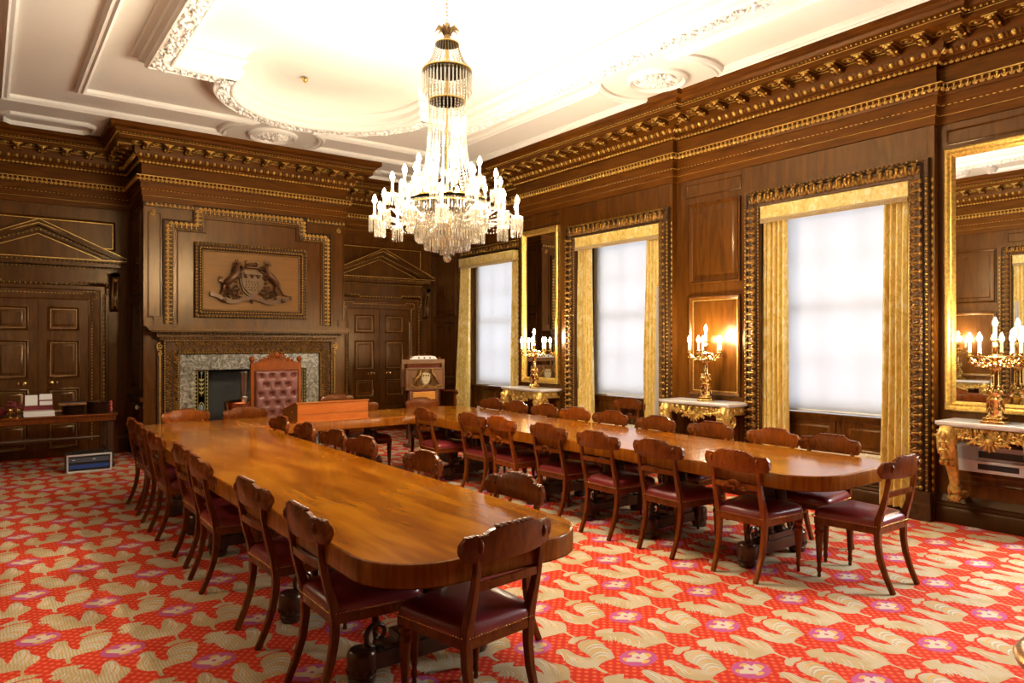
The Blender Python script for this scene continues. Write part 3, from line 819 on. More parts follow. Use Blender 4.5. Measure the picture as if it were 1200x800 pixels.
# ---- doors in the back wall
def make_door(i, cx):
    root = empty('door_%d' % i, (cx, YB, 0)); struct(root)
    O = (0, 0, 0); N = -Y_
    for s in (-1, 1):
        m = MB(); a, b = sorted((s * .004, s * .60)); m.box(a, b, -.03, .03, .01, 2.23)
        x0, x1 = sorted((s * .11, s * .495))
        for z0, z1 in ((1.78, 2.12), (1.11, 1.65), (.62, .97), (.12, .50)):
            panel(m, (0, -.03, 0), X_, Z_, N, x0, x1, z0, z1, .034, .018, gold=1, field=.03)
        lf = m.build('door_leaf', [M_WALL, M_DULL], root)
        k = MB(); k.lathe([(0, 0), (.026, 0), (.026, .006), (.010, .012), (.009, .035), (.024, .045), (.030, .06), (.022, .076), (0, .08)], n=14, M=Matrix.Rotation(PI / 2, 3, 'X'))
        k.blob((s * .07, -.006, 0), (.014, .005, .02))
        k.build('door_knob', [M_BRASS], lf, loc=(s * .155, -.03, 1.05))
    # architrave with ears
    m = MB()
    arch = [(-.62, 0), (-.62, 2.24), (.62, 2.24), (.62, 0)]
    m.sweep(arch, [(-.02, -.02), (-.02, .04), (.0, .05), (.12, .055), (.13, .075), (.18, .075), (.20, .05), (.20, 0)], O, X_, Z_, N, False)
    for s in (-1, 1):
        a, b = sorted((s * .60, s * .86)); m.box(a, b, -.05, .0, 2.0, 2.46)
        a, b = sorted((s * .86, s * .985)); m.box(a, b, -.045, 0, 0, 2.62)
        m.sweep(rect(*sorted((s * .875, s * .97)), .3, 2.02), [(0, 0), (0, .01), (.012, .01), (.014, 0)], (0, -.045, 0), X_, Z_, N)
    m.box(-.86, .86, -.05, 0, 2.40, 2.62)          # frieze
    m.build('architrave', [M_WALL], root)
    g = MB()
    def gl(pts, fn):
        for p, q in zip(pts, pts[1:]): fn(V((p[0], -.078, p[1])), V((q[0], -.078, q[1])))
    outer = [(-.79, 0.2), (-.79, 2.30), (-.83, 2.30), (-.83, 2.47), (-.42, 2.47), (-.42, 2.44), (.42, 2.44), (.42, 2.47), (.83, 2.47), (.83, 2.30), (.79, 2.30), (.79, .2)]
    inner = [(-.645, .2), (-.645, 2.24), (-.70, 2.24), (-.70, 2.34), (-.53, 2.34), (-.53, 2.31), (.53, 2.31), (.53, 2.34), (.70, 2.34), (.70, 2.24), (.645, 2.24), (.645, .2)]
    gl(outer, lambda p, q: eggs_row(g, p, q, (Z_ if abs(q.z - p.z) < .01 else X_), N, .06, .032, .014))
    gl(inner, lambda p, q: beads_row(g, p + Y_ * .02, q + Y_ * .02, (Z_ if abs(q.z - p.z) < .01 else X_), N, .045, .008))
    g.build('gilt_ornament', [M_GILT], root, ang=1.2)
    # scroll consoles
    for s in (-1, 1):
        c = MB(); cx2 = s * .925
        c.sweep([(0, 2.06), (-.07, 2.10), (-.10, 2.20), (-.075, 2.34), (-.12, 2.46), (-.16, 2.56), (-.16, 2.62), (0, 2.62)], [(0, -.05), (0, .05)], (cx2, -.045, 0), Y_, Z_, X_, True)
        c.prism([(0, 2.06), (-.07, 2.10), (-.10, 2.20), (-.075, 2.34), (-.12, 2.46), (-.16, 2.56), (-.16, 2.62), (0, 2.62)], (cx2, -.045, 0), Y_, Z_, X_, -.05, .05)
        for k in (-1, 1):
            c.tube([(cx2 + k * .03, -.045 + y - .004, z) for y, z in ((-.07, 2.10), (-.10, 2.20), (-.075, 2.34), (-.12, 2.46), (-.16, 2.56))], .009, 6, 1)
        leaf(c, (cx2, -.15, 2.30), -Z_, N, .07, .16, .03, 1)
        c.blob((cx2, -.17, 2.52), (.035, .03, .035), mat=1)
        c.build('console_bracket', [M_WALL, M_DULL], root)
    # pediment
    p = MB(); hw = 1.07; zc = 2.64
    cor = [(0, zc), (.04, zc), (.05, zc + .03), (.05, zc + .055), (.15, zc + .065), (.15, zc + .11), (.165, zc + .115), (.185, zc + .15), (.185, zc + .16), (0, zc + .16)]
    pts = [(-hw + .18, 0), (-hw + .18, -.0), (hw - .18, -.0), (hw - .18, 0)]
    p.box(-hw + .18, hw - .18, -.06, 0, zc - .03, zc + .05)
    p.box(-hw + .06, hw - .06, -.16, 0, zc + .06, zc + .115); p.box(-hw, hw, -.20, 0, zc + .125, zc + .165)
    za, zb = zc + .165, 3.32
    th = math.atan2(zb - .10 - za, hw)
    for s in (-1, 1):
        for d0, d1, dep in ((0, .04, .21), (.05, .085, .17), (.095, .16, .10)):
            A = [(s * hw, za + .02 - d0 * .3), (0, zb - d0), (0, zb - d1), (s * (hw - d1 * 1.2), za + .0)]
            p.prism([(x, z) for x, z in A], (0, 0, 0), X_, Z_, -Y_, 0, dep)
    p.prism([(-hw + .2, za - .01), (hw - .2, za - .01), (0, zb - .14)], (0, 0, 0), X_, Z_, -Y_, 0, .04)
    p.build('pediment', [M_WALL], root)
    q = MB()
    for s in (-1, 1):
        A, B = V((s * (hw - .10), -.105, za + .015)), V((0, -.105, zb - .135))
        up = (B - A).cross(N).normalized(); up = up if up.z > 0 else -up
        eggs_row(q, A, B, up, N, .055, .03, .016)
        q.tube([V((s * (hw - .02), -.175, za + .035)), V((0, -.175, zb - .055))], .006, 4)
        q.tube([V((s * hw, -.213, za + .02)), V((0, -.213, zb - .008))], .005, 4)
        q.tube([V((s * (hw - .3), -.045, za + .01)), V((0, -.045, zb - .19))], .005, 4)
    eggs_row(q, (-hw + .08, -.165, zc + .118), (hw - .08, -.165, zc + .118), Z_, N, .055, .022, .014)
    eggs_row(q, (-hw + .2, -.065, zc + .035), (hw - .2, -.065, zc + .035), Z_, N, .05, .022, .012)
    q.tube([(-hw, -.203, zc + .15), (hw, -.203, zc + .15)], .005, 4)
    q.build('pediment_gilding', [M_GILT], root, ang=1.2)
    return root
make_door(1, .62); make_door(2, 5.82)

# ---- chimneypiece
def chimneypiece():
    y0 = 10.80; N = -Y_
    root = empty('chimneypiece', (CX, y0, 0), label='carved and gilded wooden chimneypiece with veined marble slips round a dark hearth', cat='fireplace')
    dx = -CX
    m = MB()
    # shelf
    def hbox(mb, x0, x1, d, z0, z1): mb.box(x0, x1, -d, .0, z0, z1)
    w = 1.475
    hbox(m, -w, w, .30, 1.80, 1.835); hbox(m, -w + .03, w - .03, .27, 1.775, 1.80); hbox(m, -w + .06, w - .06, .235, 1.755, 1.775); hbox(m, -w + .15, w - .15, .16, 1.69, 1.755); hbox(m, -w + .19, w - .19, .10, 1.645, 1.70)
    m.build('mantel_shelf', [M_WALL], root)
    g = MB()
    eggs_row(g, (-w + .15, -.175, 1.735), (w - .15, -.175, 1.735), Z_, N, .055, .04, .022)
    leaves_row(g, (-w + .19, -.10, 1.655), (w - .19, -.10, 1.655), Z_, N, .06, .05, .018)
    g.tube([(-w + .03, -.272, 1.79), (w - .03, -.272, 1.79)], .004, 4)
    g.build('shelf_moulding', [M_CARVE], root, ang=1.2)
    s = MB(); a = 1.035
    path = [(-a, 0), (-a, 1.46), (a, 1.46), (a, 0)]
    s.sweep(path, [(-.02, 0), (-.02, .05), (0, .06), (.02, .045), (.15, .055), (.165, .075), (.19, .075), (.20, 0)], (0, 0, 0), X_, Z_, N, False)
    s.box(-1.30, -1.235, -.05, 0, 0, 1.5); s.box(1.235, 1.30, -.05, 0, 0, 1.5)
    s.build('surround', [M_CARVED], root)
    r = MB()
    for A, B, side in ((V((-a - .085, -.055, .25)), V((-a - .085, -.055, 1.50)), X_), (V((a + .085, -.055, .25)), V((a + .085, -.055, 1.50)), -X_), (V((-a - .05, -.055, 1.545)), V((a + .05, -.055, 1.545)), Z_)):
        for k, (p, t, q) in enumerate(run(A, B, .155)):
            h = 1 if k % 2 else -1
            scroll(r, p, t, t.cross(N), N, .058, 1.5, .009, start=PI * (k % 2), hand=h, n=5)
            leaf(r, p - t * q * .4 + t.cross(N) * h * .03, (t + t.cross(N) * h * .8), N, .07, .08, .02)
            leaf(r, p + t * q * .3 - t.cross(N) * h * .03, (t - t.cross(N) * h), N, .05, .06, .02)
            for u_ in range(5): leaf(r, p + t * q * (u_ * .2 - .4) + t.cross(N) * h * (.045 if u_ % 2 else -.05), (t * (1 if u_ % 2 else -1) - t.cross(N) * h * .4), N, .045, .05, .018)
    r.build('scrolling_foliage', [M_CARVE], root, ang=1.2)
    b = MB()
    for s_ in (-1, 1):
        beads_row(b, V((s_ * (a + .002), -.062, .0)), V((s_ * (a + .002), -.062, 1.46)), X_, N, .035, .009)
        beads_row(b, V((s_ * (a + .178), -.077, .0)), V((s_ * (a + .178), -.077, 1.62)), X_, N, .035, .009)
        b.tube([(s_ * 1.268, -.055, 0), (s_ * 1.268, -.055, 1.42)], .006, 4)
        scroll(b, (s_ * 1.268, -.06, 1.56), X_, Z_, N, .045, 1.4, .01, start=PI / 2, hand=-s_)
        scroll(b, (s_ * 1.262, -.06, 1.455), X_, Z_, N, .03, 1.3, .008, start=-PI / 2, hand=s_)
        b.tube([(s_ * 1.31, -.06, 1.57), (s_ * 1.30, -.06, 1.51), (s_ * 1.25, -.06, 1.49)], .008, 5)
    beads_row(b, V((-a, -.062, 1.462)), V((a, -.062, 1.462)), Z_, N, .035, .009)
    beads_row(b, V((-a - .19, -.077, 1.638)), V((a + .19, -.077, 1.638)), Z_, N, .035, .009)
    b.build('gilt_beading', [M_GILT], root, ang=1.2)
    l = MB(); l.box(-1.02, -.815, -.03, .2, 0, 1.215); l.box(.815, 1.02, -.03, .2, 0, 1.215); l.box(-1.02, 1.02, -.031, .2, 1.217, 1.445)
    bevel(l.build('marble_slip', [M_SLIP], root), .004)
    # painted cheeks
    M_TILE = mat('painted_tile_green', (.035, .06, .055), .2, coat=.3)
    M_TILEG = mat('tile_gold_line', (.42, .33, .11), .35, .4)
    M_TILEB = mat('tile_pale_blue', (.22, .30, .34), .3)
    for s_ in (-1, 1):
        t = MB(); x0, x1 = sorted((s_ * .62, s_ * .815)); cx = (x0 + x1) / 2
        t.box(x0, x1, -.0, .03, 0, 1.2)
        O = (0, 0, 0)
        for o in (.008, .045): t.sweep(rect(x0 + o, x1 - o, .03, 1.195), [(0, 0), (0, .004), (.006, .004), (.006, 0)], O, X_, Z_, N, True, 1)
        for p, tt, q in run((cx - .075, -.004, .03), (cx - .075, -.004, 1.19), .05): t.blob(p, (.010, .003, .014), mat=1); t.blob(p + X_ * .15, (.010, .003, .014), mat=1)
        for zc in (.25, .67, 1.0):
            if zc == .67:
                t.sweep([(cx + .040 * math.cos(k * PI / 10), zc + .085 * math.sin(k * PI / 10)) for k in range(20)], [(0, 0), (0, .008), (.008, .008), (.008, 0)], O, X_, Z_, N, True, 1)
                t.blob((cx, -.002, zc), (.022, .006, .055), mat=2)
            else:
                for k in range(4):
                    for h in (-1, 1): leaf(t, (cx, -.001, zc + k * .06 - .12), V((h, 0, .9)), N, .03, .045, .006, 1)
                t.tube([(cx, -.003, zc - .16), (cx, -.003, zc + .16)], .004, 4, 1)
                t.blob((cx, -.003, zc + .17), (.014, .006, .02), mat=2)
        t.build('painted_panel', [M_TILE, M_TILEG, M_TILEB], root)
    f = MB(); M_SOOT = mat('sooty_iron', (.018, .017, .014), .6)
    f.box(-.62, .62, .55, .6, 0, 1.3); f.box(-.64, -.615, 0, .6, 0, 1.3); f.box(.615, .64, 0, .6, 0, 1.3); f.box(-.62, .62, 0, .6, 1.2, 1.24)
    f.build('firebox', [M_SOOT], root)
    h = MB(); h.box(-1.05, 1.05, -.42, .55, .0, .03); bevel(h.build('hearth_slab', [M_SLIP], root), .006)
    # steel flue and copper scuttle in the hearth
    t = MB(); t.lathe([(0, .0), (.05, 0), (.05, .36), (.056, .37), (.056, .385), (.05, .39), (.05, .40), (0, .40)], n=24); t.lathe([(.062, .0), (.066, .01), (.066, .03), (.06, .04)], n=24)
    o = t.build('flue_pipe', [M_STEEL], loc=(3.055, 10.62, .79)); tag(o, 'upright polished steel flue pipe standing on the copper heater in the hearth', 'pipe')
    t = MB(); t.lathe([(0, 0), (.19, 0), (.20, .02), (.19, .03), (.185, .60), (.19, .70), (.20, .71), (.19, .73), (.10, .755), (0, .757)], n=28)
    for z in (.12, .60): t.lathe([(.186, z), (.194, z + .01), (.186, z + .02)], n=28)
    o = t.build('hearth_heater', [M_COPPER], loc=(2.97, 10.58, .03)); tag(o, 'round copper heater standing in the hearth behind the tufted throne', 'heater')
chimneypiece()

# ---- overmantel: eared gilt border and the framed arms
def overmantel():
    y = 10.80; N = -Y_
    pts = [(2.08, 1.87), (2.08, 3.265), (2.47, 3.265), (2.47, 3.50), (CX * 2 - 2.47, 3.50), (CX * 2 - 2.47, 3.265), (CX * 2 - 2.08, 3.265), (CX * 2 - 2.08, 1.87)]
    root = empty('overmantel_border', (0, y, 0)); struct(root)
    m = MB(); m.sweep(pts, [(-.06, 0), (-.06, .02), (-.045, .03), (.045, .03), (.055, .045), (.07, .04), (.07, 0)], (0, 0, 0), X_, Z_, N, False)
    m.box(1.78, 2.42, -.03, 0, 3.49, 3.545); m.box(CX * 2 - 2.42, CX * 2 - 1.78, -.03, 0, 3.49, 3.545)
    m.build('border_ground', [M_CARVED], root)
    g = MB()
    for a, b in zip(pts, pts[1:]):
        A, B = V((a[0], -.03, a[1])), V((b[0], -.03, b[1])); t = (B - A).normalized(); s = t.cross(N)
        leaves_row(g, A - s * .045, B - s * .045, s, N, .062, .09, .024)
        beads_row(g, A + s * .062 * (1 if s.dot(V((CX, 0, 2)) - A) < 0 else 1), B + s * .062, s, N, .035, .007)
    for x0, x1 in ((1.78, 2.42), (CX * 2 - 2.42, CX * 2 - 1.78)): leaves_row(g, (x0, -.03, 3.495), (x1, -.03, 3.495), Z_, N, .06, .045, .018)
    for s in (-1, 1):
        scroll(g, (CX + s * 1.36, -.02, 3.40), X_, Z_, N, .04, 1.3, .008, start=PI / 2, hand=s)
    g.build('border_leaves', [M_GILT], root, ang=1.2)
    r = empty('coat_of_arms_panel', (CX, y, 2.51), label='framed oak panel carved with a shield between two beasts above the mantel', cat='carving')
    f = MB(); w, h = .82, .54
    P = rect(-w, w, -h, h)
    f.sweep(P, [(0, 0), (0, .05), (.02, .06), (.04, .045), (.055, .04), (.07, .055), (.085, .05), (.10, .03), (.125, .02), (.125, 0)], (0, 0, 0), X_, Z_, N)
    f.build('frame', [M_CARVED], r)
    q = MB()
    for o, hh, sp, kind in ((.02, .06, .05, 'l'), (.075, .052, .038, 'b'), (.112, .026, .03, 's')):
        q = MB()
        c = [(-w + o, -h + o), (w - o, -h + o), (w - o, h - o), (-w + o, h - o)]
        for i in range(4):
            a, b = c[i], c[(i + 1) % 4]; A, B = V((a[0], -hh, a[1])), V((b[0], -hh, b[1])); s = (B - A).normalized().cross(N)
            if kind == 'l': eggs_row(q, A, B, s, N, sp, .035, .014)
            else: beads_row(q, A, B, s, N, sp, .011 if kind == 'b' else .006)
        q.build({'l': 'egg_moulding', 'b': 'bead_moulding', 's': 'inner_beading'}[kind], [M_GILT], r, ang=1.2)
    b = MB(); b.prism(rect(-w + .11, w - .11, -h + .11, h - .11), (0, 0, 0), X_, Z_, N, 0, .012); b.build('backboard', [M_ARMS], r)
    M_C = wood('arms_carving_wood', (.06, .022, .010), (.13, .05, .02), .32, .2, (4, 4, 4), 6, 1)
    M_SH = wood('arms_shield_pale', (.10, .055, .03), (.17, .09, .04), .4, .0, (4, 4, 4), 9, 1)
    s = arms_carving(1.0); s.v = [(x * 1.06, y * 1.7, z * 1.06) for x, y, z in s.v]; s.build('arms_relief', [M_C, M_SH], r, loc=(-.035, -.012, 0), ang=1.2)
def arms_carving(k=1.0):
    """relief in the XZ plane, facing -Y: shield, beasts, mantling, ribbon, crest"""
    N = -Y_; s = MB()
    sh = [(-.14, .15), (0, .165), (.14, .15), (.165, .10), (.15, -.02), (.115, -.12), (.06, -.18), (0, -.205), (-.06, -.18), (-.115, -.12), (-.15, -.02), (-.165, .10)]
    s.prism(sh, (0, 0, 0), X_, Z_, N, 0, .03, 1)
    s.prism([(x * .86, z * .86) for x, z in sh], (0, 0, 0), X_, Z_, N, .03, .05, 1)
    for i in range(3): 
        c = (-.085 + i * .085, -.055, .075)
        s.blob(c, (.026, .016, .030)); s.blob((c[0], -.06, .095), (.034, .014, .012))
    for a in range(4):
        for b in range(5): s.blob((-.08 + b * .04 + (a % 2) * .01, -.052, .0 - a * .038), (.011, .008, .011), mat=a % 2)
    # crest beast on its wreath
    s.tube([(-.07, -.04, .20), (.09, -.04, .20)], .014, 6); s.tube([(-.05, -.04, .235), (.0, -.045, .245), (.05, -.04, .24)], [.018, .022, .016], 6)
    s.blob((.065, -.045, .262), (.020, .02, .016)); s.tube([(-.05, -.04, .235), (-.085, -.04, .25), (-.09, -.04, .285), (-.06, -.04, .295)], .008, 5)
    for x in (-.04, -.01, .03, .055): s.tube([(x, -.04, .235), (x + .01, -.04, .205)], .007, 5)
    # left supporter rearing
    s.tube([(-.36, -.03, -.06), (-.32, -.045, -.01), (-.26, -.05, .05), (-.21, -.05, .10), (-.20, -.045, .17), (-.205, -.04, .225)], [.035, .052, .046, .05, .038, .026], 8)
    s.blob((-.185, -.05, .25), V((.04, 0, .0)), V((0, .022, 0)), V((0, 0, .024))); s.tube([(-.215, -.045, .265), (-.222, -.045, .30)], [.008, .004], 5); s.tube([(-.19, -.045, .27), (-.188, -.045, .305)], [.008, .004], 5)
    s.tube([(-.20, -.045, .12), (-.15, -.055, .11), (-.10, -.05, .13)], [.018, .014, .01], 6); s.tube([(-.22, -.045, .07), (-.17, -.055, .045), (-.13, -.05, .06)], [.018, .013, .01], 6)
    s.tube([(-.34, -.04, -.05), (-.30, -.05, -.10), (-.34, -.045, -.15), (-.30, -.04, -.19)], [.03, .02, .014, .01], 6); s.tube([(-.37, -.04, -.06), (-.38, -.045, -.13), (-.42, -.04, -.17), (-.40, -.04, -.19)], [.03, .02, .014, .01], 6)
    s.tube([(-.38, -.03, -.03), (-.43, -.03, .0), (-.42, -.03, .05), (-.39, -.03, .04)], [.012, .01, .012, .018], 6)
    for i in range(6): leaf(s, (-.225 - .004 * i, -.045, .24 - .03 * i), V((-1, 0, .2)), N, .03, .04, .02)
    # right supporter
    s.tube([(.36, -.03, -.06), (.34, -.045, .0), (.29, -.05, .06), (.235, -.05, .11), (.20, -.045, .18), (.215, -.04, .235)], [.03, .045, .045, .045, .028, .02], 8)
    s.blob((.22, -.05, .255), (.035, .022, .020)); s.tube([(.24, -.05, .25), (.275, -.05, .245)], [.014, .004], 5); s.prism([(.16, .27), (.27, .275), (.245, .30), (.19, .31)], (0, -.03, 0), X_, Z_, N, 0, .02)
    s.tube([(.22, -.045, .13), (.17, -.055, .12), (.12, -.05, .14)], [.016, .012, .01], 6); s.tube([(.25, -.045, .08), (.19, -.055, .05), (.14, -.05, .06)], [.016, .012, .01], 6)
    s.tube([(.34, -.04, -.05), (.31, -.05, -.11), (.35, -.045, -.15), (.33, -.04, -.20)], [.026, .018, .013, .01], 6); s.tube([(.37, -.04, -.05), (.41, -.045, -.12), (.44, -.04, -.17), (.50, -.04, -.18)], [.026, .018, .013, .01], 6)
    for i in range(7): leaf(s, (.26 + .018 * i, -.04, .10 - .028 * i), V((1, 0, .5)), N, .03, .05, .018)
    # mantling and foliage round the shield
    for h in (-1, 1):
        for i in range(9):
            a = -.95 + i * .27; c = V((h * .185 * math.cos(a), -.02, .19 * math.sin(a) + .01))
            leaf(s, c, V((h * math.cos(a) , 0, math.sin(a) + .5)), N, .045, .06, .03)
        for cx, cz, rr in ((.24, -.13, .045), (.32, -.17, .04), (.20, -.21, .035), (.15, .17, .03)):
            scroll(s, (h * cx, -.03, cz), X_, Z_, N, rr, 1.5, .009, start=h, hand=h, n=5)
            for q in range(5): 
                a = q * 1.3; leaf(s, (h * cx + rr * math.cos(a), -.02, cz + rr * math.sin(a)), V((math.cos(a), 0, math.sin(a))), N, .03, .035, .02)
    # ribbon
    rp = [(-.55, -.185), (-.47, -.20), (-.40, -.245), (-.30, -.285), (-.20, -.28), (-.10, -.24), (0, -.215), (.10, -.24), (.20, -.28), (.30, -.285), (.38, -.25), (.46, -.235), (.55, -.22)]
    for (a, b), (c, d) in zip(rp, rp[1:]):
        s.prism([(a, b - .028), (c, d - .028), (c, d + .028), (a, b + .028)], (0, 0, 0), X_, Z_, N, .02, .042)
    s.blob((-.37, -.04, -.27), (.035, .02, .03)); s.blob((.44, -.04, -.25), (.035, .02, .03)); s.blob((.55, -.03, -.21), (.03, .02, .03))
    leaf(s, (0, -.03, -.25), -Z_, N, .05, .06, .03)
    if k != 1.0: s.v = [(a * k, b * k, c * k) for a, b, c in s.v]
    return s
overmantel()
# ---- dining chair prototype: faces +y, origin on the floor under the rear feet
def stile_pts(x):
    P = [(0.0, 0), (.045, .10), (.078, .20), (.093, .30), (.094, .38), (.084, .46), (.060, .54), (.040, .62), (.027, .70), (.020, .765), (.016, .80)]
    return [(x * (.93 + .07 * min(1, z / .4)), y, z) for y, z in P]
def crest_mesh(style):
    mb = MB(); n = 28; w = .25; outline = []
    for i in range(n + 1):
        u = -1 + 2 * i / n; a = abs(u)
        p = max(0, min(1, (.66 - a) / .28)); zt = .842 + .022 * p * p * (3 - 2 * p) + (.006 * math.cos(a * PI / 1.1) if a < .55 else 0)
        if style == 0: zt += .003 * math.sin(a * 26)                      # carved leafy edge
        else: zt += .002 * math.cos(a * 18)
        zb = .738 - .008 * math.cos(u * PI / 2)
        if a > .91:
            q = (a - .91) / .09; e = 1 - math.sqrt(max(0, 1 - q * q)); zt -= .028 * e; zb += .030 * e
        outline.append((u * w, zt, zb))
    vs = []
    for k in (0, 1):
        for x, zt, zb in outline:
            for j in range(5):
                f = j / 4; z = zb + (zt - zb) * f
                yc = .006 + .050 * (x / w) ** 2 - .008 * f - .010                # bowed backwards
                th = .017 if 0 < j < 4 else .010
                vs.append((x, yc + (-th if k == 0 else th), z))
    N = (n + 1) * 5; fs = []
    for k in (0, 1):
        for i in range(n):
            for j in range(4):
                a = k * N + i * 5 + j; q = (a, a + 5, a + 6, a + 1); fs.append(q if k else tuple(reversed(q)))
    for i in range(n):
        for j in (0, 4):
            a = i * 5 + j; fs.append((a, a + 5, N + a + 5, N + a))
    for j in range(4):
        for i in (0, n):
            a = i * 5 + j; fs.append((a, a + 1, N + a + 1, N + a))
    mb.add(vs, fs)
    # carving: rolled bosses at the ends, leaves along the top edge, both faces
    for s in (-1, 1):
        yc = -.012 + .028
        mb.blob((s * .228, .034, .79), (.020, .022, .036), res=(8, 5))
        mb.tube([(s * .185, .012, .80), (s * .185, .040, .80)], [.014, .010], 8)
    for i in range(7):
        x = -.09 + i * .03; zt = .864 + .006 * math.cos(abs(x / w) * PI / 1.1)
        mb.blob((x, -.010 + .05 * (x / w) ** 2, zt + .001), (.016, .021, .008))
    for s in (-1, 1):
        for i in range(3): mb.blob((s * (.15 + i * .032), -.010 + .05 * ((.15 + i * .032) / w) ** 2, .839 - i * .001), (.013, .020, .006))
    return mb
def make_chair(style, wood_m, label):
    root = empty('dining_chair', label=label, cat='chair')
    for s in (-1, 1):
        m = MB(); P = stile_pts(s * .178); k = len(P)
        m.tube(P, [.020, .021, .023, .025, .027, .029, .024, .021, .019, .018, .015], 4, up=(1, 0, 0), flat=1.05)
        m.blob((s * .178, .006, .80), (.016, .022, .030), res=(8, 5))
        bevel(m.build('back_leg', [wood_m], root, ang=.5), .005, 2)
    crest_mesh(style).build('crest_rail', [wood_m], root, ang=.7)
    m = MB(); pts = []
    for i in range(13):
        u = -1 + i / 6; pts.append((u * .172, .038 - .018 * (1 - u * u), .628 + (.006 * (1 - u * u) if style == 0 else .0)))
    m.tube(pts, [.024] * 13, 4, up=(0, 0, 1), flat=.55)
    if style == 1:
        for i in range(5): leaf(m, (-.08 + i * .04, .0, .630), Z_ if i % 2 else -Z_, -Y_, .04, .03, .012)
        m.tube([(-.05, .005, .648), (0, .0, .662), (.05, .005, .648)], [.006, .012, .006], 6)
    m.build('mid_rail', [wood_m], root, ang=.7)
    # seat frame and upholstery (trapezoid)
    fr = [(-.195, .075), (.195, .075), (.232, .50), (-.232, .50)]
    m = MB(); m.prism(fr, (0, 0, 0), X_, Y_, Z_, .365, .415); bevel(m.build('seat_frame', [wood_m], root), .006)
    m = MB(); nx, ny = 14, 14; vs = []; top = []
    def corner(u, v):      # rounded trapezoid
        y = .070 + .445 * v; hw = .198 + .045 * v
        return u * hw, y
    lay = []
    for (ins, z) in ((.0, .412), (-.004, .43), (.000, .452), (.012, .467)):
        ring = []
        for i in range(48):
            a = 2 * PI * i / 48; e = 7
            cu = math.copysign(abs(math.cos(a)) ** (2 / e), math.cos(a)); cv = math.copysign(abs(math.sin(a)) ** (2 / e), math.sin(a))
            v = (cv + 1) / 2; x, y = corner(cu, v)
            ring.append((x * (1 - ins / .2), .29 + (y - .29) * (1 - ins / .2), z))
        lay.append(ring)
    for f, z in ((.85, .474), (.6, .482), (.3, .486)):
        lay.append([((x) * f, .29 + (y - .29) * f, z) for x, y, _ in lay[2]])
    vs = [p for r_ in lay for p in r_] + [(0, .29, .487)]
    fs = []
    for a in range(len(lay) - 1):
        for i in range(48): fs.append((a * 48 + i, a * 48 + (i + 1) % 48, (a + 1) * 48 + (i + 1) % 48, (a + 1) * 48 + i))
    L = (len(lay) - 1) * 48
    for i in range(48): fs.append((L + i, L + (i + 1) % 48, len(vs) - 1))
    m.add(vs, fs); m.build('seat', [M_LEATH], root, ang=1.2)
    m = MB()
    ring = lay[0]
    for (x0, y0), (x1, y1) in (((-.199, .085), (-.243, .505)), ((.199, .085), (.243, .505)), ((-.185, .069), (.185, .069)), ((-.235, .516), (.235, .516))):
        for p, t, s in run((x0, y0, .4185), (x1, y1, .4185), .0155): m.blob(p, .0062, res=(4, 2))
    m.build('nail_heads', [M_BRASS], root, ang=1.5)
    # turned front legs
    for s in (-1, 1):
        m = MB()
        m.lathe([(.010, 0), (.012, .012), (.010, .03), (.014, .036), (.017, .05), (.014, .066), (.012, .08), (.016, .11), (.021, .20), (.026, .275), (.024, .285), (.030, .295), (.032, .305), (.027, .317), (.022, .325), (.028, .335), (.031, .345), (.027, .357), (.030, .368)], n=14)
        m.build('front_leg', [wood_m], root, loc=(s * .205, .475, 0), ang=.5)
    return root
OUT = 'outer side of the left table'
CH = []
chairs0 = make_chair(0, M_CHAIR, 'tmp'); chairs1 = make_chair(1, M_CHAIRR, 'tmp'); chairs2 = make_chair(1, M_CHAIR, 'tmp')
protos = [chairs0, chairs1, chairs2]; used = [False] * 3
def put_chair(k, mx, my, ang, label, group):
    """mx,my: middle between the rear feet; ang: facing direction in degrees from +x"""
    rz = math.radians(ang - 90)
    if not used[k]:
        c = protos[k]; used[k] = True; c.location = (mx, my, 0); c.rotation_euler = (0, 0, rz); c['label'] = label
    else: c = dup(protos[k], (mx, my, 0), rz, label)
    c['group'] = group; return c
ORD = ['nearest', 'second', 'third', 'fourth', 'fifth', 'sixth', 'seventh', 'eighth', 'farthest']
g1 = 'chairs along the outer side of the left table'
for i, (y, dx) in enumerate(((3.14, 0), (3.92, -.005), (4.97, -.03), (5.59, .0), (6.48, -.02), (7.20, .0), (7.76, .02))):
    w = ['nearest of the seven', 'second of the seven', 'third of the seven', 'middle one of the seven', 'fifth of the seven', 'sixth of the seven', 'farthest of the seven'][i]
    put_chair(0, 1.148 + dx, y, (0, 2, -1, 1, 0, -2, 4)[i], 'dark chair, %s along the outer side of the left table' % w, g1)
g2 = 'chairs inside the horseshoe at the left table'
for i, y in enumerate((3.14, 4.16, 5.11, 5.67, 6.32, 7.02)):
    w = ['nearest of the six', 'second of the six', 'third of the six', 'fourth of the six', 'fifth of the six', 'farthest of the six, by the writing desk'][i]
    put_chair(0, 2.40, y, (182, 179, 181, 180, 178, 180)[i], 'chair %s inside the horseshoe at the left table' % w, g2)
put_chair(0, 1.745, 2.32, 97, 'single mahogany chair at the rounded near end of the left table', 'end chairs')
g3 = 'chairs inside the horseshoe at the right table'
for i, (y, k) in enumerate(((2.96, 1), (3.65, 0), (4.28, 0), (4.98, 2), (5.74, 1), (6.22, 2), (7.02, 0))):
    w = ['red mahogany chair nearest of seven', 'dark chair, second of seven', 'dark chair, third of seven', 'middle chair of seven', 'fifth of seven', 'sixth of seven', 'farthest chair of seven'][i]
    put_chair(k, 4.10 + (0, -.02, -.05, .0, .02, -.01, -.12)[i], y, (2, -1, 0, 1, -2, 1, -3)[i], w + ' on the inner side of the right table', g3)
g4 = 'chairs on the window side of the right table'
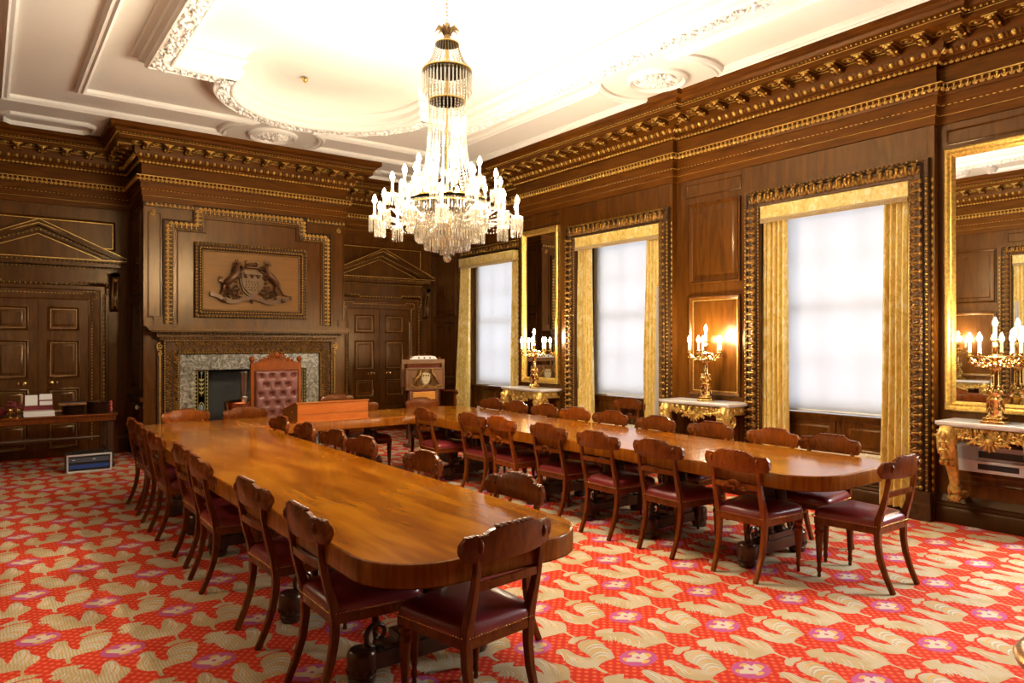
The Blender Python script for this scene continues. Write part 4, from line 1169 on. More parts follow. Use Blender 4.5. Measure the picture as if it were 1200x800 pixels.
for i, y in enumerate((2.98, 3.48, 4.12, 4.78, 5.42, 5.98, 6.52, 7.10, 7.62)):
    w = ['nearest of the nine', 'second of the nine', 'third of the nine', 'fourth of the nine', 'middle one of the nine', 'sixth of the nine', 'seventh of the nine', 'eighth of the nine', 'farthest of the nine'][i]
    put_chair((2, 1, 0, 0, 0, 1, 0, 0, 0)[i], 5.40, y, (181, 178, 180, 180, 182, 180, 179, 180, 180)[i], 'mahogany chair %s on the window side of the right table' % w, g4)
put_chair(0, 4.79, 2.145, 90, 'mahogany chair standing alone at the rounded near end of the right table', 'end chairs')
g5 = 'chairs behind the cross table'
for i, (x, y) in enumerate(((1.80, 8.46), (2.42, 8.38), (4.09, 9.72), (3.84, 8.40), (4.70, 8.32))):
    w = ['at the far left corner, behind the cross table', 'left of the tufted throne, behind the cross table', 'standing back by the right end of the chimneypiece', 'half hidden by the writing desk, behind the cross table', 'in front of the carved lectern, behind the cross table'][i]
    put_chair(0 if i else 1, x, y, (-86, -90, -90, -92, -90)[i], 'mahogany chair %s' % w, g5)
for i, (y, w) in enumerate(((6.56, 'left'), (6.03, 'right'))):
    put_chair(2, 6.86, y, 180, 'spare mahogany chair under the middle window, the %s of two' % w, 'spare chairs under the middle window')

# ---- the three big tables
def rounded(x0, x1, y0, y1, rs, n=12):
    """rs: radius per corner (x0y0, x1y0, x1y1, x0y1)"""
    out = []
    for (cx, cy, a0), r_ in zip(((x0, y0, PI), (x1, y0, 1.5 * PI), (x1, y1, 0), (x0, y1, .5 * PI)), rs):
        if r_ <= 0: out.append((cx, cy)); continue
        ox = cx + (r_ if cx == x0 else -r_); oy = cy + (r_ if cy == y0 else -r_)
        for i in range(n + 1):
            a = a0 + PI / 2 * i / n; out.append((ox + r_ * math.cos(a), oy + r_ * math.sin(a)))
    return out
def table_top(poly, root, joints=()):
    m = MB(); T = .745
    m.sweep(poly, [(0.004, T - .10), (0, T - .094), (0, T - .012), (.003, T - .004), (.010, T)], closed=True, mat=1)
    ins = []
    P = [V(p) for p in poly]; k = len(P)
    for i in range(k):
        a = (P[i] - P[i - 1]).normalized(); b = (P[(i + 1) % k] - P[i]).normalized()
        na, nb = V((-a.y, a.x)), V((-b.y, b.x)); mm = (na + nb).normalized(); ins.append(P[i] + mm * (.010 / max(mm.dot(na), .25)))
    m.add([(p.x, p.y, T) for p in ins], [tuple(range(k))], 0)
    m.add([(p.x, p.y, T - .10) for p in P], [tuple(range(k))], 1)
    for (x0, x1, y0, y1) in joints: m.box(x0, x1, y0, y1, T, T + .0006, 2)
    return m.build('tabletop', [M_TABLE, M_TEDGE, M_BASE], root, ang=.5)
def pedestal(root, cx, cy, hw, along):
    """trestle: block platform on bun feet with a stout pillar; along = axis of the platform"""
    m = MB(); M = Matrix.Translation((cx, cy, 0)) @ Matrix.Rotation(0 if along == 'x' else PI / 2, 4, 'Z')
    m.box(-hw + .04, hw - .04, -.055, .055, .075, .155, M=M)
    m.box(-hw + .14, hw - .14, -.045, .045, .155, .175, M=M)
    m.box(-.15, .15, -.065, .065, .17, .21, M=M)
    m.box(-.14, .14, -.05, .05, .60, .645, M=M)
    m.box(-.36, .36, -.04, .04, .62, .646, M=M)
    for s in (-1, 1):
        m.lathe([(.05, .20), (.06, .215), (.05, .23), (.045, .25), (.062, .33), (.058, .48), (.042, .56), (.055, .58), (.055, .60)], c=M @ V((s * .07, 0, 0)), n=12)
        scroll(m, M @ V((s * .24, 0, .22)), (M.to_3x3() @ X_) * s, Z_, M.to_3x3() @ Y_, .07, 1.3, .016, start=-PI / 2, hand=1)
    bevel(m.build('pedestal', [M_BASE], root, ang=.5), .004)
    for s in (-1, 1):
        f = MB(); c = M @ V((s * (hw - .05), 0, 0))
        f.lathe([(.03, 0), (.055, .004), (.062, .02), (.066, .04), (.058, .046), (.066, .056), (.070, .07), (.070, .145), (.066, .16), (.058, .168), (.0, .170)], n=20)
        for i in range(14):
            a = 2 * PI * i / 14; f.blob((.066 * math.cos(a), .066 * math.sin(a), .075), (.010, .010, .016))
        f.build('bun_foot', [M_BASE], root, loc=c, ang=.6)
LT = empty('conference_table', (1.745, 5, 0), label='long polished mahogany table on the left of the horseshoe, rounded near end', cat='table', group='tables of the horseshoe')
def shift(p, o): return [(a - o[0], b - o[1]) for a, b in p]
table_top(shift(rounded(1.19, 2.29, 2.38, 7.40, (.30, .30, 0, 0)), (1.745, 5)), LT, [(-.535, .535, y - 5 - .0012, y - 5 + .0012) for y in (3.62, 4.95, 6.2)])
for y in (3.08, 4.03, 5.60, 6.36, 7.14): pedestal(LT, 0, y - 5, .37, 'x')
RT = empty('conference_table', (4.70, 5, 0), label='long polished mahogany table on the right of the horseshoe, beside the windows', cat='table', group='tables of the horseshoe')
table_top(shift(rounded(4.155, 5.255, 2.38, 7.40, (.34, .34, 0, 0)), (4.70, 5)), RT, [(-.535, .535, y - 5 - .0012, y - 5 + .0012) for y in (3.62, 4.95, 6.2)])
for y in (3.05, 3.98, 4.72, 5.52, 7.08): pedestal(RT, 0, y - 5, .37, 'x')
XT = empty('conference_table', (3.2225, 7.85, 0), label='mahogany cross table closing the horseshoe in front of the fireplace', cat='table', group='tables of the horseshoe')
table_top(shift(rounded(1.20, 5.245, 7.402, 8.30, (0, 0, .45, .45)), (3.2225, 7.85)), XT, [(-.98, -.978, -.44, .44), (.98, .982, -.44, .44)])
for x in (1.62, 2.75, 3.75, 4.8): pedestal(XT, x - 3.2225, .02, .34, 'y')

# ---- writing slope on the cross table
def desk():
    r = empty('writing_desk', (3.10, 7.42, .745), label='red cedar writing slope with brass catch standing on the cross table', cat='writing desk')
    m = MB(); hw = .41; D = .46
    prof = [(0, .012), (D, .012), (D, .10), (.05, .205), (0, .205)]
    m.prism(prof, (0, 0, 0), Y_, Z_, X_, -hw, hw, 1)
    bevel(m.build('case', [M_DESK, M_DESKD], r), .003)
    m = MB(); m.box(-hw + .005, hw - .003, -.005, .0, .09, .200); m.box(-hw + .005, hw - .003, -.006, .0, .012, .085); bevel(m.build('back_board', [M_DESK], r), .002)
    m = MB(); m.box(-hw - .012, hw + .012, -.014, .06, .205, .217); m.prism([(.05, .205), (D + .01, .098), (D + .01, .110), (.055, .217)], (0, 0, 0), Y_, Z_, X_, -hw - .012, hw + .012); bevel(m.build('lid', [M_DESK], r), .002)
    m = MB(); m.box(-hw - .008, hw + .008, -.010, D + .008, 0, .014); bevel(m.build('plinth', [M_DESK], r), .002)
    m = MB(); m.blob((-hw - .004, .12, .125), (.004, .018, .012)); m.tube([(-hw - .008, .09, .12), (-hw - .018, .105, .11), (-hw - .018, .135, .11), (-hw - .008, .15, .12)], .004, 6); m.build('brass_handle', [M_BRASS], r)
desk()

# ---- tufted back
def tuft(w, h, rows, cols, depth=.042):
    mb = MB(); nx, nz = 60, int(60 * h / w); B = []
    for r_ in range(rows):
        k = cols if r_ % 2 == 0 else cols - 1
        for c in range(k):
            B.append(((c + .5 + (0 if r_ % 2 == 0 else .5)) * w / cols - w / 2, h - (r_ + .6) * h / rows))
    vs = []
    for j in range(nz + 1):
        for i in range(nx + 1):
            x = -w / 2 + w * i / nx; z = h * j / nz
            e = min(1, min(w / 2 - abs(x), z, h - z) / .03); d = depth * .95 * e ** .5
            for bx, bz in B:
                q = math.hypot(x - bx, z - bz); d -= depth * .95 * math.exp(-(q / .028) ** 2)
                # pleats run diagonally between buttons
                if q < w / cols * .75:
                    a = abs(abs(x - bx) * rows / h * .5 - abs(z - bz) * cols / w * .5 * (w / cols) / (h / rows) * (rows / h) / (cols / w)) 
                    d -= depth * .18 * math.exp(-(a / .10) ** 2) * math.exp(-q / .05)
            vs.append((x, -max(d, -.01), z))
    fs = [(j * (nx + 1) + i, j * (nx + 1) + i + 1, (j + 1) * (nx + 1) + i + 1, (j + 1) * (nx + 1) + i) for j in range(nz) for i in range(nx)]
    mb.add(vs, fs)
    mb.box(-w / 2, w / 2, 0, .02, 0, h)
    bt = MB()
    for bx, bz in B: bt.blob((bx, .004, bz), (.009, .006, .009), res=(8, 5))
    return mb, bt
def throne(name, loc, label, tufted, top=1.36):
    r = empty(name, loc, label=label, cat='throne chair'); w = .30
    mt = M_CHAIRR if tufted else M_CHAIR
    m = MB()
    for s in (-1, 1):
        m.box(s * w - .022, s * w + .022, -.02, .03, .0, top - .02)
    m.box(-w, w, -.018, .026, top - .10, top); m.box(-w, w, -.015, .02, .56, .62)
    bevel(m.build('back_frame', [mt], r), .004)
    for s in (-1, 1):
        f = MB(); f.lathe([(.016, 0), (.022, .01), (.014, .02), (.030, .045), (.034, .06), (.028, .08), (.012, .095), (.0, .10)], n=14); f.build('finial', [mt], r, loc=(s * w, .005, top - .02))
    c = MB()
    c.prism([(-.26, 0), (.26, 0), (.20, .02), (.15, .05), (.10, .055), (.06, .10), (0, .125), (-.06, .10), (-.10, .055), (-.15, .05), (-.20, .02)], (0, .02, top), X_, Z_, -Y_, 0, .035)
    for s in (-1, 1):
        scroll(c, (s * .06, -.02, top + .065), X_, Z_, -Y_, .045, 1.4, .012, start=PI / 2, hand=-s); scroll(c, (s * .14, -.02, top + .03), X_, Z_, -Y_, .03, 1.3, .009, start=PI / 2, hand=-s)
        for q in range(4): leaf(c, (s * (.04 + .05 * q), -.015, top + .06 - .016 * q), V((s * .7, 0, 1)), -Y_, .04, .05, .02)
    c.blob((0, -.02, top + .09), (.035, .02, .04)); c.build('carved_crest', [mt], r, ang=1)
    if tufted:
        a, b = tuft(w * 2 - .05, .70, 6, 4); a.build('tufted_back', [M_TUFT], r, loc=(0, -.012, .56), ang=1.3); b.build('buttons', [M_TUFT], r, loc=(0, -.012, .56))
    else:
        a = MB(); a.box(-w + .02, w - .02, -.035, 0, .62, top - .10); bevel(a.build('leather_back', [M_LEATH], r), .015, 3)
    s_ = MB(); s_.box(-w - .01, w + .01, -.56, -.01, .44, .54); bevel(s_.build('seat', [M_TUFT if tufted else M_LEATH], r), .03, 3)
    s_ = MB(); s_.box(-w - .01, w + .01, -.56, .0, .37, .44); bevel(s_.build('seat_frame', [mt], r), .005)
    for s in (-1, 1):
        a = MB(); a.tube([(s * (w + .03), .0, .80), (s * (w + .035), -.2, .775), (s * (w + .035), -.42, .79), (s * (w + .035), -.50, .79), (s * (w + .035), -.53, .76)], [.024, .026, .028, .032, .026], 10)
        a.blob((s * (w + .035), -.50, .775), (.034, .045, .040), res=(8, 5))
        a.lathe([(.02, .44), (.026, .48), (.018, .50), (.024, .56), (.030, .64), (.02, .70), (.028, .76)], c=(s * (w + .03), -.47, 0), n=12)
        a.build('arm', [M_BASE if tufted else mt], r)
        l = MB(); l.lathe([(.02, 0), (.034, .02), (.03, .06), (.02, .08), (.034, .16), (.036, .30), (.028, .34), (.036, .37)], n=14); l.build('front_leg', [mt], r, loc=(s * (w - .01), -.51, 0))
    return r
throne('throne_chair', (2.985, 8.98, 0), 'tall rose-red tufted leather throne with carved crest in front of the hearth', True)
throne('throne_chair', (6.02, 10.55, 0), 'tall dark carved throne standing behind the carved lectern by the corner door', False, 1.30)
def lectern():
    r = empty('lectern', (5.52, 9.66, 0), label='wooden lectern with carved coat of arms board on square posts by the corner', cat='lectern')
    M_L = wood('lectern_pinkish_oak', (.105, .042, .018), (.17, .07, .03), .42, .0, (5, 5, 1), 3, 1)
    M_Y = wood('lectern_amber_panel', (.50, .20, .035), (.62, .28, .06), .3, .3, (1, 5, 5), 3, 1)  # orange light on the panel is put into this wood colour
    m = MB(); w = .345
    m.box(-w, w, -.03, .0, .875, 1.215); m.sweep(rect(-w, w, .875, 1.215), [(0, 0), (0, .012), (.02, .014), (.03, .003), (.03, 0)], (0, -.03, 0), X_, Z_, -Y_)
    bevel(m.build('arms_board', [M_L], r), .003)
    s = arms_carving(.52); M2 = mat('lectern_arms_shield', (.52, .42, .24), .35)
    s.build('arms_relief', [M_CARVE, M2], r, loc=(-.0, -.03, 1.055), ang=1.2)
    m = MB()
    for s_ in (-1, 1): m.box(s_ * .23 - .025, s_ * .23 + .025, .0, .05, .0, .88)
    m.box(-.26, .26, .0, .05, .62, .66); m.box(-.30, .30, -.10, .14, 0, .05)
    bevel(m.build('stand', [M_L], r), .003)
    m = MB(); m.box(-.20, .20, -.005, .03, .69, .845); bevel(m.build('amber_panel', [M_Y], r), .01)
    # raised frame behind with a white cloth over the top edge
    m = MB()
    for s_ in (-1, 1): m.box(s_ * .36 - .025 + .02, s_ * .36 + .025 + .02, .06, .10, .93, 1.34)
    m.box(-.365, .405, .055, .105, 1.28, 1.345)
    bevel(m.build('upright_frame', [M_L], r), .003)
    m = MB(); P = [(-.24, 0), (-.20, .045), (-.14, .055), (.14, .055), (.20, .045), (.24, 0)]
    m.prism(P, (.02, .09, 1.345), X_, Z_, -Y_, 0, .06)
    bevel(m.build('white_paper_roll', [M_PAPER], r), .006)
    k = MB()
    for x in (-.08, .02, .12): k.lathe([(0, 0), (.014, 0), (.014, .004), (0, .004)], c=(x, .03, 1.37), n=10, M=Matrix.Rotation(PI / 2, 3, 'X'))
    k.build('dark_studs', [M_BLACK], r)
lectern()

# ---- consoles on the piers
def make_console(x, y, w, label):
    r = empty('console_table', (x, y, 0), label=label, cat='console table', group='gilt console tables with marble tops')
    h = w / 2; d = .40
    m = MB(); m.box(-d, .0, -h, h, .905, .935); m.box(-d + .01, .0, -h + .01, h - .01, .895, .905); bevel(m.build('marble_top', [M_MARB], r), .006, 2)
    m = MB(); m.box(-d + .05, -.0, -h + .05, h - .05, .80, .893)
    # pierced apron: rolling scrolls and a central shell
    for s in (-1, 1):
        for cy, cz, rr in ((.08, .80, .045), (.17, .83, .04), (.255, .84, .04), (.33, .85, .035)):
            if cy > h - .07: continue
            scroll(m, (-d + .035, s * cy, cz), Y_, Z_, -X_, rr, 1.5, .014, start=PI * .5, hand=s, n=6)
            leaf(m, (-d + .035, s * (cy + .02), cz), V((0, s, -.8)), -X_, .07, .07, .025)
        for i in range(6): leaf(m, (-d + .04, s * (.05 + i * (h - .1) / 6), .885), -Z_, -X_, .05, .05, .02)
        for yy in (-.1, -.22, -.32): scroll(m, (yy, s * (h - .045), .84), X_, Z_, Y_ * s, .035, 1.4, .012, start=0, hand=1)
        for i in range(7):
            a = PI * (i + .5) / 7
            if s > 0: m.blob((-d + .03, .065 * math.cos(a), .80 - .065 * math.sin(a)), X_ * .014, V((0, -math.sin(a), -math.cos(a))) * .012, V((0, math.cos(a), -math.sin(a))) * .035)
    m.blob((-d + .02, 0, .79), (.025, .035, .035), res=(8, 5))
    eggs_row(m, (-d + .045, -h + .04, .882), (-d + .045, h - .04, .882), Z_, -X_, .04, .022, .014)
    m.build('carved_apron', [M_GOLD], r, ang=1)
    for s in (-1, 1):
        l = MB(); yy = s * (h - .085)
        P = [(-d + .05, .88), (-d + .015, .80), (-d + .03, .70), (-d + .085, .62), (-d + .13, .54), (-d + .16, .46), (-d + .18, .40), (-d + .17, .34)]
        l.tube([(a, yy, b) for a, b in P], [.064, .080, .078, .064, .050, .042, .040, .048], 12, up=(0, 1, 0), flat=.8)
        for q in range(3): scroll(l, (-d + .05, yy + (q - 1) * .04, .60), X_, Z_, Y_, .04, 1.2, .016, start=PI, hand=1)
        for cz, rr in ((.335, .042), (.27, .034)):
            l.blob((-d + .18, yy, cz), (rr, .055, rr), res=(12, 8))
            for k in (-1, 0, 1): l.tube([(-d + .18 + rr * math.cos(a), yy + k * .032, cz + rr * math.sin(a)) for a in [2 * PI * i / 12 for i in range(12)]], .007, 5, closed=True)
        for q in range(3): leaf(l, (-d - .03, yy, .86 - q * .07), -Z_, -X_, .10, .10, .03)
        scroll(l, (-d + .10, yy + s * .045, .74), X_, Z_, Y_ * s, .085, 1.7, .020, start=PI, hand=1)
        l.tube([(-d + .20, yy, .28), (-d + .30, yy, .26), (.0, yy, .27)], [.03, .03, .035], 8)
        l.build('scroll_leg', [M_GOLD], r, ang=1)
    return r
# ---- candelabra
def make_candelabrum(loc, label, rz=0):
    r = empty('candelabrum', loc, rz, label=label, cat='candelabrum', group='gilt electric candelabra on the console tables')
    b = MB(); b.box(-.085, .085, -.085, .085, 0, .025); b.box(-.07, .07, -.07, .07, .025, .05); bevel(b.build('base', [M_GOLDP], r), .005)
    s = MB(); s.lathe([(.062, .05), (.065, .06), (.052, .07), (.056, .085), (.058, .19), (.062, .20), (.050, .215), (.040, .225), (.046, .24), (.050, .255), (.040, .27), (.034, .29), (.032, .40), (.030, .46), (.038, .475), (.045, .49), (.034, .50), (.028, .51), (.040, .53), (.046, .545), (.034, .56), (.020, .57), (.018, .62), (.03, .635), (.018, .65), (.016, .67), (0, .675)], n=20)
    for i in range(8):
        a = PI / 4 * i; d = V((math.cos(a), math.sin(a), 0)); leaf(s, d * .050 + Z_ * .235, Z_ - d * .12, d, .035, .08, .014); leaf(s, d * .03 + Z_ * .44, Z_ + d * .25, d, .03, .06, .012); leaf(s, d * .058 + Z_ * .09, Z_, d, .03, .08, .01)
    s.build('stem', [M_GOLDP], r, ang=.8)
    def cand(o, h):
        c = MB(); c.lathe([(.0, 0), (.012, 0), (.022, .008), (.034, .016), (.036, .02), (.018, .018), (.014, .03), (.018, .04), (.013, .045), (0, .046)], n=14); c.build('drip_pan', [M_GOLDP], o, ang=.8)
        c = MB(); c.lathe([(.0115, .04), (.0115, .04 + h), (.009, .045 + h), (0, .046 + h)], n=12); c.build('candle', [M_CANDLE], o)
        z = .046 + h; c = MB(); c.lathe([(.007, z), (.016, z + .012), (.020, z + .028), (.016, z + .046), (.009, z + .064), (.0, z + .080)], n=12); c.build('bulb', [M_BULB], o, ang=2)
    for i in range(5):
        a = 2 * PI * i / 5 + .35; d = V((math.cos(a), math.sin(a), 0))
        m = MB(); R = .185
        P = [V((0, 0, .52)) + d * .02, V((0, 0, .50)) + d * .06, V((0, 0, .485)) + d * .10, V((0, 0, .50)) + d * .15, V((0, 0, .545)) + d * R]
        m.tube([P[0].lerp(P[1], .5)] + P[1:], [.014, .014, .012, .011, .010], 8)
        w = d.cross(Z_)
        scroll(m, V((0, 0, .525)) + d * .075, d, Z_, w, .035, 1.3, .009, start=-PI / 2, hand=1); scroll(m, V((0, 0, .50)) + d * .165, d, Z_, w, .03, 1.3, .008, start=PI, hand=-1)
        for q in range(3): leaf(m, P[1 + q] - Z_ * .008, (d + Z_ * (q - 1) * .4), -Z_, .05, .05, .014)
        arm = m.build('arm', [M_GOLDP], r, ang=1)
        e = empty('candle_holder', d * R + Z_ * .54, parent=r); cand(e, .085)
    e = empty('candle_holder', Z_ * .665, parent=r); cand(e, .085); light(V(loc) + Z_ * .74 - X_ * .04, CANDW * 6, .07)
    return r
CANDW = 2.3
def light(p, w, rad, color=(1, .87, .65)):
    l = bpy.data.lights.new('bulb_light', 'POINT'); l.energy = w; l.color = color; l.shadow_soft_size = rad
    o = bpy.data.objects.new('bulb_light', l); col.objects.link(o); o.location = p; return o
make_console(XR, 2.28, .80, 'gilt console with marble top under the big mirror, a heater behind its legs')
CON2 = make_console(XA, 5.20, .98, 'gilt console with marble top on the panelled pier between near and middle windows')
make_console(XB, 8.30, .96, 'gilt console with marble top under the tall narrow mirror')
make_candelabrum((6.66, 2.275, .935), 'lit gilt candelabrum in front of the big mirror')
CAN2 = make_candelabrum((6.61, 5.14, .935), 'lit gilt candelabrum on the console in front of the wood panelled pier', .5)
make_candelabrum((6.50, 8.14, .935), 'lit gilt candelabrum in front of the tall narrow mirror', 1.0)
def make_mirror(y0, y1, z0, z1, label):
    c = (y0 + y1) / 2; x = face(c); r = empty('pier_mirror', (x, c, 0), label=label, cat='mirror'); a = (y1 - y0) / 2
    m = MB(); m.sweep(rect(-a, a, z0, z1), [(0, 0), (0, .045), (.012, .055), (.03, .05), (.045, .035), (.06, .04), (.075, .022), (.082, .010), (.082, 0)], (0, 0, 0), Y_, Z_, -X_)
    m.build('gilt_frame', [M_GILT], r, ang=.5)
    m = MB(); b = .078; m.prism(rect(-a + b, a - b, z0 + b, z1 - b), (0, 0, 0), Y_, Z_, -X_, .002, .009); o = m.build('glass', [M_MIRROR], r)
    return r
make_mirror(1.83, 2.745, 1.00, 3.32, 'large gilt framed pier mirror at the edge of the view reflecting the opposite wall')
make_mirror(7.86, 8.73, 1.00, 3.32, 'tall narrow gilt framed mirror between the middle and farthest windows')

# ---- convector heater under the first console
def heater():
    r = empty('convector_heater', (XR, 2.26, 0), label='white and grey wall convector heater with round dial under the near console', cat='heater')
    m = MB(); m.box(-.14, -.01, -.36, .36, .50, .72); m.build('casing', [mat('heater_grey', (.40, .40, .41), .5)], r)
    m = MB(); m.box(-.16, -.13, -.36, .36, .50, .60); bevel(m.build('front_panel', [M_SILV], r), .006)
    m = MB(); 
    for i in range(16): m.box(-.165, -.158, .17 - i * .018 - .005, .17 - i * .018 + .005, .532, .572)
    m.box(-.163, -.155, -.12, .18, .528, .576); m.build('grille', [M_BLACK], r)
    m = MB(); m.box(-.145, -.139, -.24, .18, .625, .68); m.build('dark_recess', [M_BLACK], r)
    m = MB(); m.lathe([(0, 0), (.03, 0), (.03, .02), (.024, .026), (0, .026)], n=20, M=Matrix.Rotation(-PI / 2, 3, 'Y')); 
    for i in range(8): m.blob((-.012, .032 * math.cos(i * PI / 4), .032 * math.sin(i * PI / 4)), (.012, .008, .008))
    m.build('dial', [M_BLACK], r, loc=(-.158, -.235, .55))
heater()

# ---- side table in the left recess and what stands on it
def side_table():
    r = empty('side_table', (.45, 10.72, 0), label='dark wooden side table on bulbous legs in front of the left double door', cat='side table')
    m = MB(); T = .70
    m.box(-.86, .96, -.30, .30, T - .03, T); m.box(-.84, .94, -.28, .28, T - .095, T - .03); bevel(m.build('table_top', [M_CHAIR], r), .006)
    for x in (-.78, .88):
        for y in (-.22, .22):
            l = MB(); l.lathe([(.05, 0), (.062, .015), (.066, .04), (.05, .07), (.034, .085), (.05, .10), (.058, .13), (.036, .16), (.028, .18), (.045, .20), (.045, .21)], n=16); l.box(-.035, .035, -.035, .035, .21, .60); l.lathe([(.035, .20), (.05, .22), (.035, .24)], n=16)
            bevel(l.build('leg', [M_BASE], r, loc=(x, y, 0), ang=.6), .003)
    m = MB()
    P = []
    m.lathe([(.014, -.86), (.018, -.7), (.022, -.5), (.018, -.3), (.032, -.08), (.024, -.04), (.036, 0), (.024, .04), (.032, .08), (.018, .3), (.022, .5), (.018, .7), (.014, .76)], c=(0, -.22, .40), n=12, M=Matrix.Rotation(PI / 2, 3, 'Y'))
    m.build('stretcher', [M_BASE], r)
side_table()
ST = .70
def suitcase():
    r = empty('equipment_case', (1.07, 10.22, 0), label='open silver-edged flight case with blue insides on the carpet under the side table', cat='case')
    m = MB(); w, h, d = .245, .225, .12
    m.box(-w, w, -.0, d * 2, .0, h); 
    m2 = MB(); m2.sweep(rect(-w, w, .0, h), [(0, -.02), (0, .012), (.012, .016), (.022, .012), (.022, -.02)], (0, 0, 0), X_, Z_, -Y_); bevel(m2.build('silver_edge', [M_SILV], r), .004)
    m.v = m.v; m.build('shell', [M_BLACK], r)
    b = MB(); b.box(-w + .03, w - .03, -.012, .0, .055, .10); b.build('blue_tray', [mat('blue_fabric', (.012, .05, .26), .7)], r)
    b = MB(); b.box(-w + .03, w - .03, -.012, .0, .13, .185); b.build('grey_unit', [mat('grey_metal', (.10, .12, .16), .4, .5)], r)
    b = MB(); 
    for x in (-.17, .05): b.blob((x, -.014, .16), (.018, .004, .006))
    b.build('catches', [M_SILV], r)
    b = MB(); b.tube([(-.16, .1, h), (-.15, .1, h + .03), (.15, .1, h + .035), (.16, .1, h)], .008, 6); b.tube([(-w - .005, .12, h + .0), (-w, .12, h + .02), (w, .12, h + .03)], .006, 6); b.build('handle', [M_BLACK], r)
suitcase()
def stacks():
    M_PL = mat('dark_lacquer_plate', (.045, .018, .009), .2, coat=.5)
    M_BK = wood('tray_wood', (.16, .07, .025), (.25, .12, .04), .35, .2, (1, 4, 4), 4, 1)
    first = None
    def tray(k, x, y, z, label, grp):
        nonlocal first
        if first is None:
            m = MB(); m.lathe([(0, 0), (.10, 0), (.120, .008), (.130, .028), (.126, .029), (.114, .012), (0, .008)], n=28)
            first = m.build('serving_plate', [M_PL], loc=(x, y, z), ang=.8); tag(first, label, 'plate', grp); return
        c = first.copy(); col.objects.link(c); c.location = (x, y, z); c['label'] = label; c['group'] = grp
    W = ['bottom', 'second', 'third', 'fourth', 'top']
    for i in range(4): tray(i, .93, 10.60, ST + .001 + i * .0295, 'black lacquer plate, %s of the stack beside the paper rack' % (W[i] if i < 3 else 'top'), 'stacked black plates')
    for i in range(5): tray(i, 1.20, 10.60, ST + .001 + i * .0295, 'black lacquer plate, %s of the stack at the table end' % W[i], 'stacked black plates at the table end')
    m = MB(); m.box(-.15, .15, -.10, .10, 0, .030); m.box(-.145, .14, -.095, .095, .03, .034, 1); o = bevel(m.build('wooden_tray', [M_BK, mat('navy_cover', (.02, .02, .06), .5)], loc=(.92, 10.60, ST + .12)), .003)
    tag(o, 'flat wooden tray with navy cover lying on the stack of black plates', 'tray')
    # red napkin
    m = MB(); 
    for i in range(5): m.blob((.0, 0, .02 + i * .028), (.018 + .004 * (i % 2), .03, .02))
    o = m.build('folded_napkin', [mat('coral_cloth', (.45, .06, .05), .8)], loc=(1.352, 10.60, ST), ang=1.2); tag(o, 'folded coral red napkin at the right end of the side table', 'napkin')
    # paper rack
    r = empty('stationery_rack', (.565, 10.68, ST), label='burgundy leather stationery rack holding white sheets on the side table', cat='rack')
    m = MB(); m.box(-.155, .155, -.034, -.030, 0, .125); m.box(-.155, .155, .0, .004, 0, .19); m.box(-.155, .155, .028, .034, 0, .23); m.box(-.155, .155, -.034, .034, 0, .006)
    m.box(-.155, -.150, -.034, .034, 0, .13); m.box(.150, .155, -.034, .034, 0, .13); m.box(-.004, .004, -.036, .03, 0, .20); bevel(m.build('rack_body', [M_LEATH], r), .002)
    def sheet(x0, x1, z1, y, label):
        s = MB(); s.box(x0, x1, y, y + .006, .007, z1); o = s.build('white_sheets', [M_PAPER]); tag(o, label, 'paper', 'sheets in the stationery rack'); o.location = (.565, 10.68, ST)
    sheet(-.140, -.010, .255, -.022, 'tall white sheets in the left pocket of the stationery rack')
    sheet(.010, .145, .262, .012, 'white sheet at the back of the right pocket of the stationery rack')
    sheet(.012, .145, .175, -.022, 'white card at the front of the right pocket of the stationery rack')
    for i in range(3):
        m = MB(); m.box(-.16, .16, -.11, .11, 0, .020); o = bevel(m.build('paper_ream', [M_PAPER], loc=(.56, 10.545, ST + .001 + i * .0215), rot=(.02, -.015, .01)[i]), .002)
        tag(o, 'white paper pad, %s of the pile in front of the rack' % ('bottom', 'middle', 'top')[i], 'paper pad', 'white paper pads')
    # glass with red flowers and dark bowls
    for i, x in enumerate((.27, .345)):
        v = empty('flower_glass', (x, 10.56, ST), label='small gilt stemmed glass of dark red flowers, %s of the pair' % ('left', 'right')[i], cat='vase', group='gilt flower glasses')
        m = MB(); m.lathe([(.0, 0), (.03, 0), (.028, .006), (.006, .012), (.006, .04), (.026, .055), (.032, .08), (.030, .10)], n=14); m.build('goblet', [M_BRASS], v)
        f = MB(); rr = random.Random(i)
        for q in range(16): f.blob((rr.uniform(-.045, .045), rr.uniform(-.03, .03), .11 + rr.uniform(0, .075)), (.016, .016, .013))
        f.build('flowers', [mat('dark_red_petals', (.16, .012, .016), .7)], v)
    m = MB(); m.lathe([(0, 0), (.05, 0), (.11, .03), (.14, .07), (.135, .07), (.10, .035), (0, .012)], n=24); m.lathe([(0, .07), (.12, .07), (.125, .09), (.08, .12), (0, .13)], n=24)
    o = m.build('covered_dish', [M_LEATH], loc=(.12, 10.66, ST)); tag(o, 'dark red covered dish at the left edge of the view on the side table', 'dish')
stacks()
# white door knob on the return of the chimney breast
m = MB(); m.lathe([(0, 0), (.012, 0), (.010, .02), (.026, .035), (.03, .05), (.02, .064), (0, .068)], n=16, M=Matrix.Rotation(-PI / 2, 3, 'Y')); o = m.build('cupboard_knob', [mat('ivory_knob', (.72, .66, .52), .3)], loc=(1.77, 11.02, .71)); tag(o, 'round ivory knob on the panelled side of the chimney breast', 'knob')

